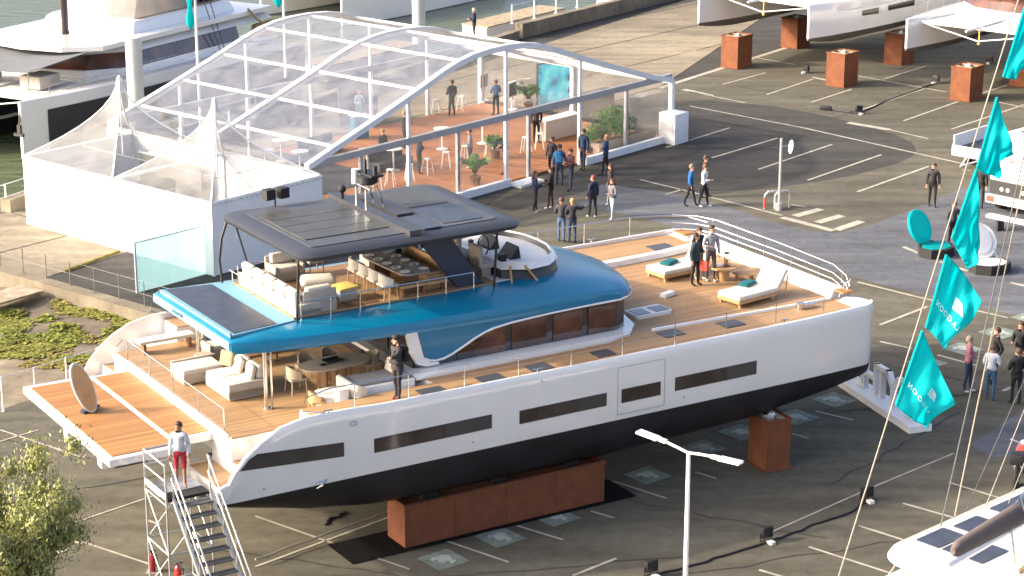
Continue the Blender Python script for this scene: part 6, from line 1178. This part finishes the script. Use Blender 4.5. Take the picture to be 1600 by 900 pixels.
for k, (A, B, C_, D_, l, tx) in enumerate(FL):
    Y0 = 40.2 + 2 * (902 - (A[1] + B[1]) / 2) / 914
    c = [GY(*q, Y0) for q in (A, B, C_, D_)]; org = c[0]; t = thing('pennant', l, 'pennant', org, group='turquoise pennants on the line')
    hr = (c[1] - c[0]).normalized(); nY = Vector((0, 1, 0)); ph = k * 1.7
    def P(s, q, off=0.0):
        p = (c[0] * (1 - s) + c[1] * s) * (1 - q) + (c[3] * (1 - s) + c[2] * s) * q
        f = q * (1 - .25 * s)
        p = p + nY * (.27 * f * math.sin(5.2 * q + 3.1 * s + ph) + .10 * math.sin(12 * q - 4 * s + ph * 2) * f + .03 * math.sin(23 * q + 9 * s + ph * 3) * f - off) + Vector((0, 0, -.06 * math.sin(math.pi * q) * math.sin(6 * s + ph))) + Vector((.04 * math.sin(7 * s + ph) * q, 0, 0))
        return p - org
    n = 18; vs = [P(i / n, j / n) for i in range(n + 1) for j in range(n + 1)]
    m = MB().add(vs, [(i * (n + 1) + j, (i + 1) * (n + 1) + j, (i + 1) * (n + 1) + j + 1, i * (n + 1) + j + 1) for i in range(n) for j in range(n)]); fo = m.build('cloth', 'teal_flag', t, ang=80)
    MB().tube([P(i / 8, 0) for i in range(9)], .03, 6).build('sleeve', 'teal_flag', t)
    MB().tube([P(1, j / 10) for j in range(11)], .014, 5).tube([P(i / 10, 1) for i in range(11)], .014, 5).tube([P(0, j / 10) for j in range(11)], .014, 5).build('hem', 'teal_flag', t)
    if tx:
        me = text_mesh('LAGOON', .2, 0, 1.3); xs = [v.co.x for v in me.vertices]; x0, x1 = min(xs), max(xs)
        for v in me.vertices:
            u = 1 - (v.co.x - x0) / (x1 - x0); h = v.co.y / .2
            if tx == 1: s_, q_ = .66 + .0 * u - h * .11, .12 + .76 * u
            else: s_, q_ = .60 - h * .12, .10 + .72 * u
            v.co = P(min(.97, max(.02, s_)), q_, .025)
        me.materials.append(MATS['lilac_letter']); link('lettering', me, t)
        lg = MB(); lp = [(.30, .52), (.30, .66), (.42, .74), (.46, .52)]; lg.add([P(a, b, .025) for a, b in lp], [(0, 1, 2, 3)]).build('emblem', 'lilac_letter', t, smooth=False)
# flag poles behind the marquee
for px, bot, Y, top, l, fy in ((312, 170, 106, -40, 'tall white flag pole with furled turquoise flag, left of the marquee', (0, 46)), (447, 140, 112, -40, 'tall white flag pole with turquoise flag tip at the top edge', (-30, 12))):
    b = GY(px, bot, Y); zt = GY(px, top, Y).z; o = thing('flag_pole', l, 'flag pole', (b.x, b.y, .02)); MB().cyl((0, 0, 0), .07, zt, 8).cyl((0, 0, 0), .2, .05, 10).build('pole', 'pole_white', o)
    z0, z1 = GY(px, fy[1], Y).z, GY(px, fy[0] - 30, Y).z; m = MB(); rg = []
    for i in range(9):
        z = z0 + (z1 - z0) * i / 8; rg.append([(-.28 + (.16 + .06 * math.sin(i * 1.3)) * math.cos(a), (.10 + .05 * math.sin(3 * a + i)) * math.sin(a), z) for a in [k * math.pi / 6 for k in range(12)]])
    rg[0] = [(-.25 + (x + .25) * .4, y * .4, z) for x, y, z in rg[0]]; m.loft(rg).build('flag', 'teal_flag', o, ang=80)
# mooring piles
for px, top, Y, r, l in ((213, 58, 104, .40, 'thick pale grey mooring pile behind the left pagoda tent'), (656, -70, 137, .42, 'thick grey mooring pile at the top centre')):
    b = GY(px, 160, Y); zt = GY(px, top, Y).z; o = thing('mooring_pile', l, 'pile', (b.x, b.y, -3.2)); MB().cyl((0, 0, 0), r, zt + 3.2, 20).build('shaft', 'pile_grey', o); MB().cyl((0, 0, zt + 3.2), r * 1.04, .06, 20, r2=r * .8).build('cap', 'pole_white', o)
# mooring line of the big catamaran
p = bw(*bz(182, 541, 4.6), 4.6); q = G(236, 484, .1); o = thing('mooring_line', 'pale line from the far stern to the quay', 'rope', p); MB().tube([Vector((0, 0, 0)), (q - p)], .02, 5).build('strand', 'rope_light', o)
# scaffold stair tower (boat frame)
sc_ = bthing('scaffold_tower', 'galvanised scaffold stair tower at the stern', 'scaffold', 0, 0, 0)
PX = (-1.62, -.42); PY = (.12, 1.5)
for x in PX:
    for y in PY: MB().cyl((x, y, 0), .028, 4.05, 8).cyl((x, y, 0), .08, .02, 8).build('standard', 'galv', sc_)
for z in (.3, 1.6, 2.95, 3.6, 4.02):
    for y in PY:
        if z > 3.2 and y < 1: continue
        MB().tube([(PX[0], y, z), (PX[1], y, z)], .022, 6).build('ledger', 'galv', sc_)
    if z < 3.2 or 1: MB().tube([(PX[0], PY[0], z), (PX[0], PY[1], z)], .022, 6).build('ledger', 'galv', sc_)
    if z < 3.2: MB().tube([(PX[1], PY[0], z), (PX[1], PY[1], z)], .022, 6).build('ledger', 'galv', sc_)
for z0, z1 in ((.3, 1.6), (1.6, 2.95)):
    for x in PX: MB().tube([(x, PY[0], z0), (x, PY[1], z1)], .018, 6).build('brace', 'galv', sc_)
    MB().tube([(PX[0], PY[0], z1), (PX[1], PY[0], z0)], .018, 6).build('brace', 'galv', sc_); MB().tube([(PX[0], PY[1], z0), (PX[1], PY[1], z1)], .018, 6).build('brace', 'galv', sc_)
for k in range(3): MB().bb(PX[0] + .02, PX[1] - .02, PY[0] + .03 + k * .45, PY[0] + .45 + k * .45, 3.02, 3.1).build('deck_board', 'grey_metal' if k else 'rubber', sc_, smooth=False)
MB().bb(PX[0] - .02, PX[0] + .01, PY[0], PY[1], 3.1, 3.25).build('toe_board', 'white_metal', sc_, smooth=False)
y0, y1 = .05, -2.95
for x in (-1.45, -.45):
    MB().loft([[(x - .03, y0, 3.0), (x + .03, y0, 3.0), (x + .03, y0, 3.16), (x - .03, y0, 3.16)], [(x - .03, y1, -.02), (x + .03, y1, -.02), (x + .03, y1 + .0, .14), (x - .03, y1, .14)]]).build('stringer', 'galv', sc_, ang=30)
    for h in (.55, .98): MB().tube([(x, y0 + .1, 3.1 + h), (x, y1 + .05, .1 + h), (x, y1 - .05, .0 + h * .6)], .022, 6).build('hand_rail', 'galv', sc_)
    for q in (0, .25, .5, .75, 1): yy = y0 + (y1 - y0) * q; zz = 3.08 - 3.0 * q; MB().tube([(x, yy, zz), (x, yy, zz + 1.0)], .02, 6).build('rail_post', 'galv', sc_)
for i in range(13): q = (i + .5) / 13; MB().bb(-1.42, -.48, y0 + (y1 - y0) * q - .13, y0 + (y1 - y0) * q + .12, 3.04 - 3.0 * q, 3.07 - 3.0 * q).build('tread', 'carpet', sc_, smooth=False)
for px, py, l in ((238, 893, 'red fire extinguisher at the foot of the scaffold'), (279, 912, 'red fire extinguisher nearer the scaffold stair')):
    o = thing('fire_extinguisher', l, 'fire extinguisher', G(px, py)); MB().loft([[(r * math.cos(a), r * math.sin(a), z) for a in [k * math.pi / 6 for k in range(12)]] for r, z in ((.085, 0), (.095, .03), (.095, .42), (.06, .5), (.03, .53))]).build('cylinder', 'red_ext', o); MB().cyl((0, 0, .53), .03, .08, 8).box((.05, 0, .6), (.16, .03, .03)).build('valve', 'black', o); MB().tube([(.04, 0, .55), (.14, .02, .45), (.12, .03, .15)], .013, 5).build('hose', 'black', o); MB().box((0, 0, -.0), (.3, .3, .02)).build('base', 'galv', o)
# open round pods
def pod(label, px, py, disc, rz, tilt, r):
    t = thing('round_pod', label, 'pod', G(px, py), rz, 'open round pods'); MB().prism([(.85 * math.cos(k * math.pi / 4 + .39), .7 * math.sin(k * math.pi / 4 + .39)) for k in range(8)], 0, .38).build('tub', 'rubber', t, smooth=False); MB().prism([(.7 * math.cos(k * math.pi / 4 + .39), .56 * math.sin(k * math.pi / 4 + .39)) for k in range(8)], .38, .4).build('lining', disc, t, smooth=False)
    n = 24; d = MB().loft([[(q * math.cos(k * 2 * math.pi / n), z, r + q * math.sin(k * 2 * math.pi / n)) for k in range(n)] for q, z in ((r * .75, .03), (r, .05), (r * 1.0, -.06), (r * .75, -.02), (r * .7, -.10), (.05, -.12))]); o = d.build('lid', disc, t, ang=50); o.location = (0, .5, .36); o.rotation_euler = (tilt, 0, 0)
    MB().tube([(.45, .1, .4), (.4, .4, .8)], .02, 5).build('strut', 'steel', t); MB().tube([(-.5, .5, .38), (.5, .5, .38)], .05, 8).build('hinge', 'black', t); return t
pod('open dark pod with teal round lid', 1462, 398, 'teal_flag', R(48), R(-26), .72)
pod('open dark pod with white round lid', 1546, 424, 'plate', R(20), R(-30), .74)
# truck
tk = thing('truck', 'white box truck with dark grille at the right edge', 'truck', G(1541, 330), MYAW - R(4))         # x = backwards along the truck, y negative = right
MB().rbox((2.6, -1.25, 2.35), (5.0, 2.5, 1.9), .08).build('box_body', 'white_metal', tk); MB().bb(.05, 5.2, -2.4, -.1, .55, 1.4).build('chassis', 'trim_dark', tk, smooth=False)
MB().bb(.0, .06, -2.4, -.1, .85, 1.42).build('grille', 'trim_dark', tk, smooth=False)
for y in (-.7, -1.0, -1.75): MB().tube([(-.03, y, 1.1), (.03, y, 1.1)], .09, 10).build('lamp', 'plate', tk)
MB().bb(-.12, .06, -2.5, 0, .45, .8).build('bumper', 'white_metal', tk, smooth=False); MB().bb(-.13, -.12, -.45, -.03, .5, .76).bb(-.13, -.12, -2.47, -2.05, .5, .76).build('reflector', 'orange_red', tk, smooth=False)
me = text_mesh('R', .5, .004); me.materials.append(MATS['orange_red']); q = link('lettering', me, tk); q.location = (.09, -1.05, 2.3); q.rotation_euler = (R(90), 0, R(-90))
for x in (.9, 4.3):
    for y in (-.2, -2.3): w = MB().tube([(x, y - .13, .45), (x, y + .13, .45)], .45, 18).build('tyre', 'rubber', tk); MB().tube([(x, y - .14, .45), (x, y + .14, .45)], .22, 12).build('rim', 'grey_metal', w)
MB().rbox((2.6, -1.25, 3.32), (4.6, 2.2, .08), .03).build('roof_skin', 'white_metal', tk); MB().box((1.8, -1.2, 3.38), (1.0, 1.2, .06)).build('roof_hatch', 'hardtop', tk)
tp = thing('flatbed_trailer', 'white low-sided trailer with grey bed left of the truck', 'trailer', G(1489, 262), MYAW - R(2))
MB().bb(0, 3.6, -2.2, 0, .75, .95).build('bed', 'hardtop', tp, smooth=False); MB().bb(0, 3.6, 0, .07, .7, 1.55).build('side_board', 'white_metal', tp, smooth=False); MB().bb(-.08, 0, -2.25, .07, .62, 1.1).build('side_board', 'white_metal', tp, smooth=False)
MB().bb(0, 3.6, -2.27, -2.2, .62, 1.1).build('side_board', 'white_metal', tp, smooth=False); MB().bb(1.6, 2.9, -1.6, -.5, .95, 1.0).build('load_mat', 'carpet', tp, smooth=False)
for x in (1.2, 2.2):
    for y in (-.2, -2.0): w = MB().tube([(x, y - .1, .36), (x, y + .1, .36)], .36, 16).build('tyre', 'rubber', tp); MB().tube([(x, y - .11, .36), (x, y + .11, .36)], .18, 10).build('rim', 'grey_metal', w)
MB().tube([(0, -.7, .6), (-1.2, -1.1, .45)], .05, 6).tube([(0, -1.5, .6), (-1.2, -1.1, .45)], .05, 6).build('tow_bar', 'galv', tp)
o = thing('white_beam', 'white beam on low trestles in front of the truck', 'beam', G(1552, 358), MYAW - R(93)); MB().rbox((1.4, 0, .55), (3.4, .35, .14), .03).build('beam', 'white_metal', o)
for x in (.3, 2.4): MB().box((x, 0, .24), (.1, .5, .48)).build('trestle', 'trim_dark', o)
# motorcycle at the right edge
o = thing('motorcycle', 'dark red motorcycle cut off by the right edge', 'motorcycle', G(1592, 748), R(70))
for x in (-.7, .7): w = MB().tube([(x + .3 * math.cos(k * math.pi / 8), 0, .32 + .3 * math.sin(k * math.pi / 8)) for k in range(16)], .07, 8, closed=True).build('tyre', 'rubber', o); MB().tube([(x, -.05, .32), (x, .05, .32)], .2, 14).build('rim', 'galv', w)
MB().rbox((0, 0, .5), (.7, .28, .4), .08).build('engine', 'galv', o); MB().rbox((.15, 0, .82), (.6, .3, .26), .1, seg=3).build('tank', 'orange_red', o); MB().rbox((-.45, 0, .86), (.8, .28, .14), .06, seg=3).build('seat', 'black', o); MB().rbox((-.85, 0, .95), (.36, .4, .34), .06).build('top_case', 'black', o)
MB().tube([(.7, .1, .32), (.5, .12, .95), (.42, .36, 1.05)], .03, 6).tube([(.7, -.1, .32), (.5, -.12, .95), (.42, -.36, 1.05)], .03, 6).build('fork', 'galv', o); MB().ball((.62, 0, .88), (.12, .12, .12)).build('headlight', 'plate', o)
# tree, bottom left
def tree(label, loc, H, crown, R0, nleaf, seed):
    rnd = random.Random(seed); t = thing('tree', label, 'tree', loc); tr = MB(); tr.tube([(0, 0, 0), (.1, .05, H * .3), (.05, .1, H * .55), (.1, .0, H * .8)], [.2, .16, .11, .05], 8); tips = []
    for k in range(26):
        a = k * 2.4; z0 = H * rnd.uniform(.35, .7); l = R0 * rnd.uniform(.5, 1.0); e = Vector((l * math.cos(a), l * math.sin(a), z0 + H * rnd.uniform(.05, .3))); m = Vector((e.x * .5, e.y * .5, z0 + (e.z - z0) * .3)); tr.tube([(0.05, .05, z0), m, e], [.06, .035, .012], 5)
        for j in range(7): f = e.lerp(m, rnd.random() * .9) + Vector((rnd.gauss(0, .28), rnd.gauss(0, .28), rnd.gauss(.1, .25))); tr.tube([e.lerp(m, rnd.random() * .6), f], [.012, .006], 4); tips.append(f)
    tr.build('trunk', 'bark', t)
    for nm, mt, fr in (('crown', 'leaf_yellow', .55), ('crown', 'leaf_dark', .45)):
        m = MB()
        for k in range(int(nleaf * fr)):
            f = rnd.choice(tips); d = Vector((rnd.gauss(0, 1), rnd.gauss(0, 1), rnd.gauss(0, 1))).normalized(); p = f + d * abs(rnd.gauss(0, .3)); s = rnd.uniform(.03, .08); x = d.cross(Vector((rnd.random() - .5, rnd.random() - .5, rnd.random()))).normalized(); y = (x.cross(d) + Vector((0, 0, .5))).normalized()
            m.add([p, p + x * s * .35 + y * s * .6, p + y * s * 1.7, p - x * s * .35 + y * s * .6], [(0, 1, 2, 3)])
        m.build(nm, mt, t, smooth=False)
    return t
c = GY(-15, 835, 46.5); tree('yellow-green leafy tree in the bottom left corner', (c.x, c.y, 0), c.z + 1.9, None, 2.0, 85000, 11)
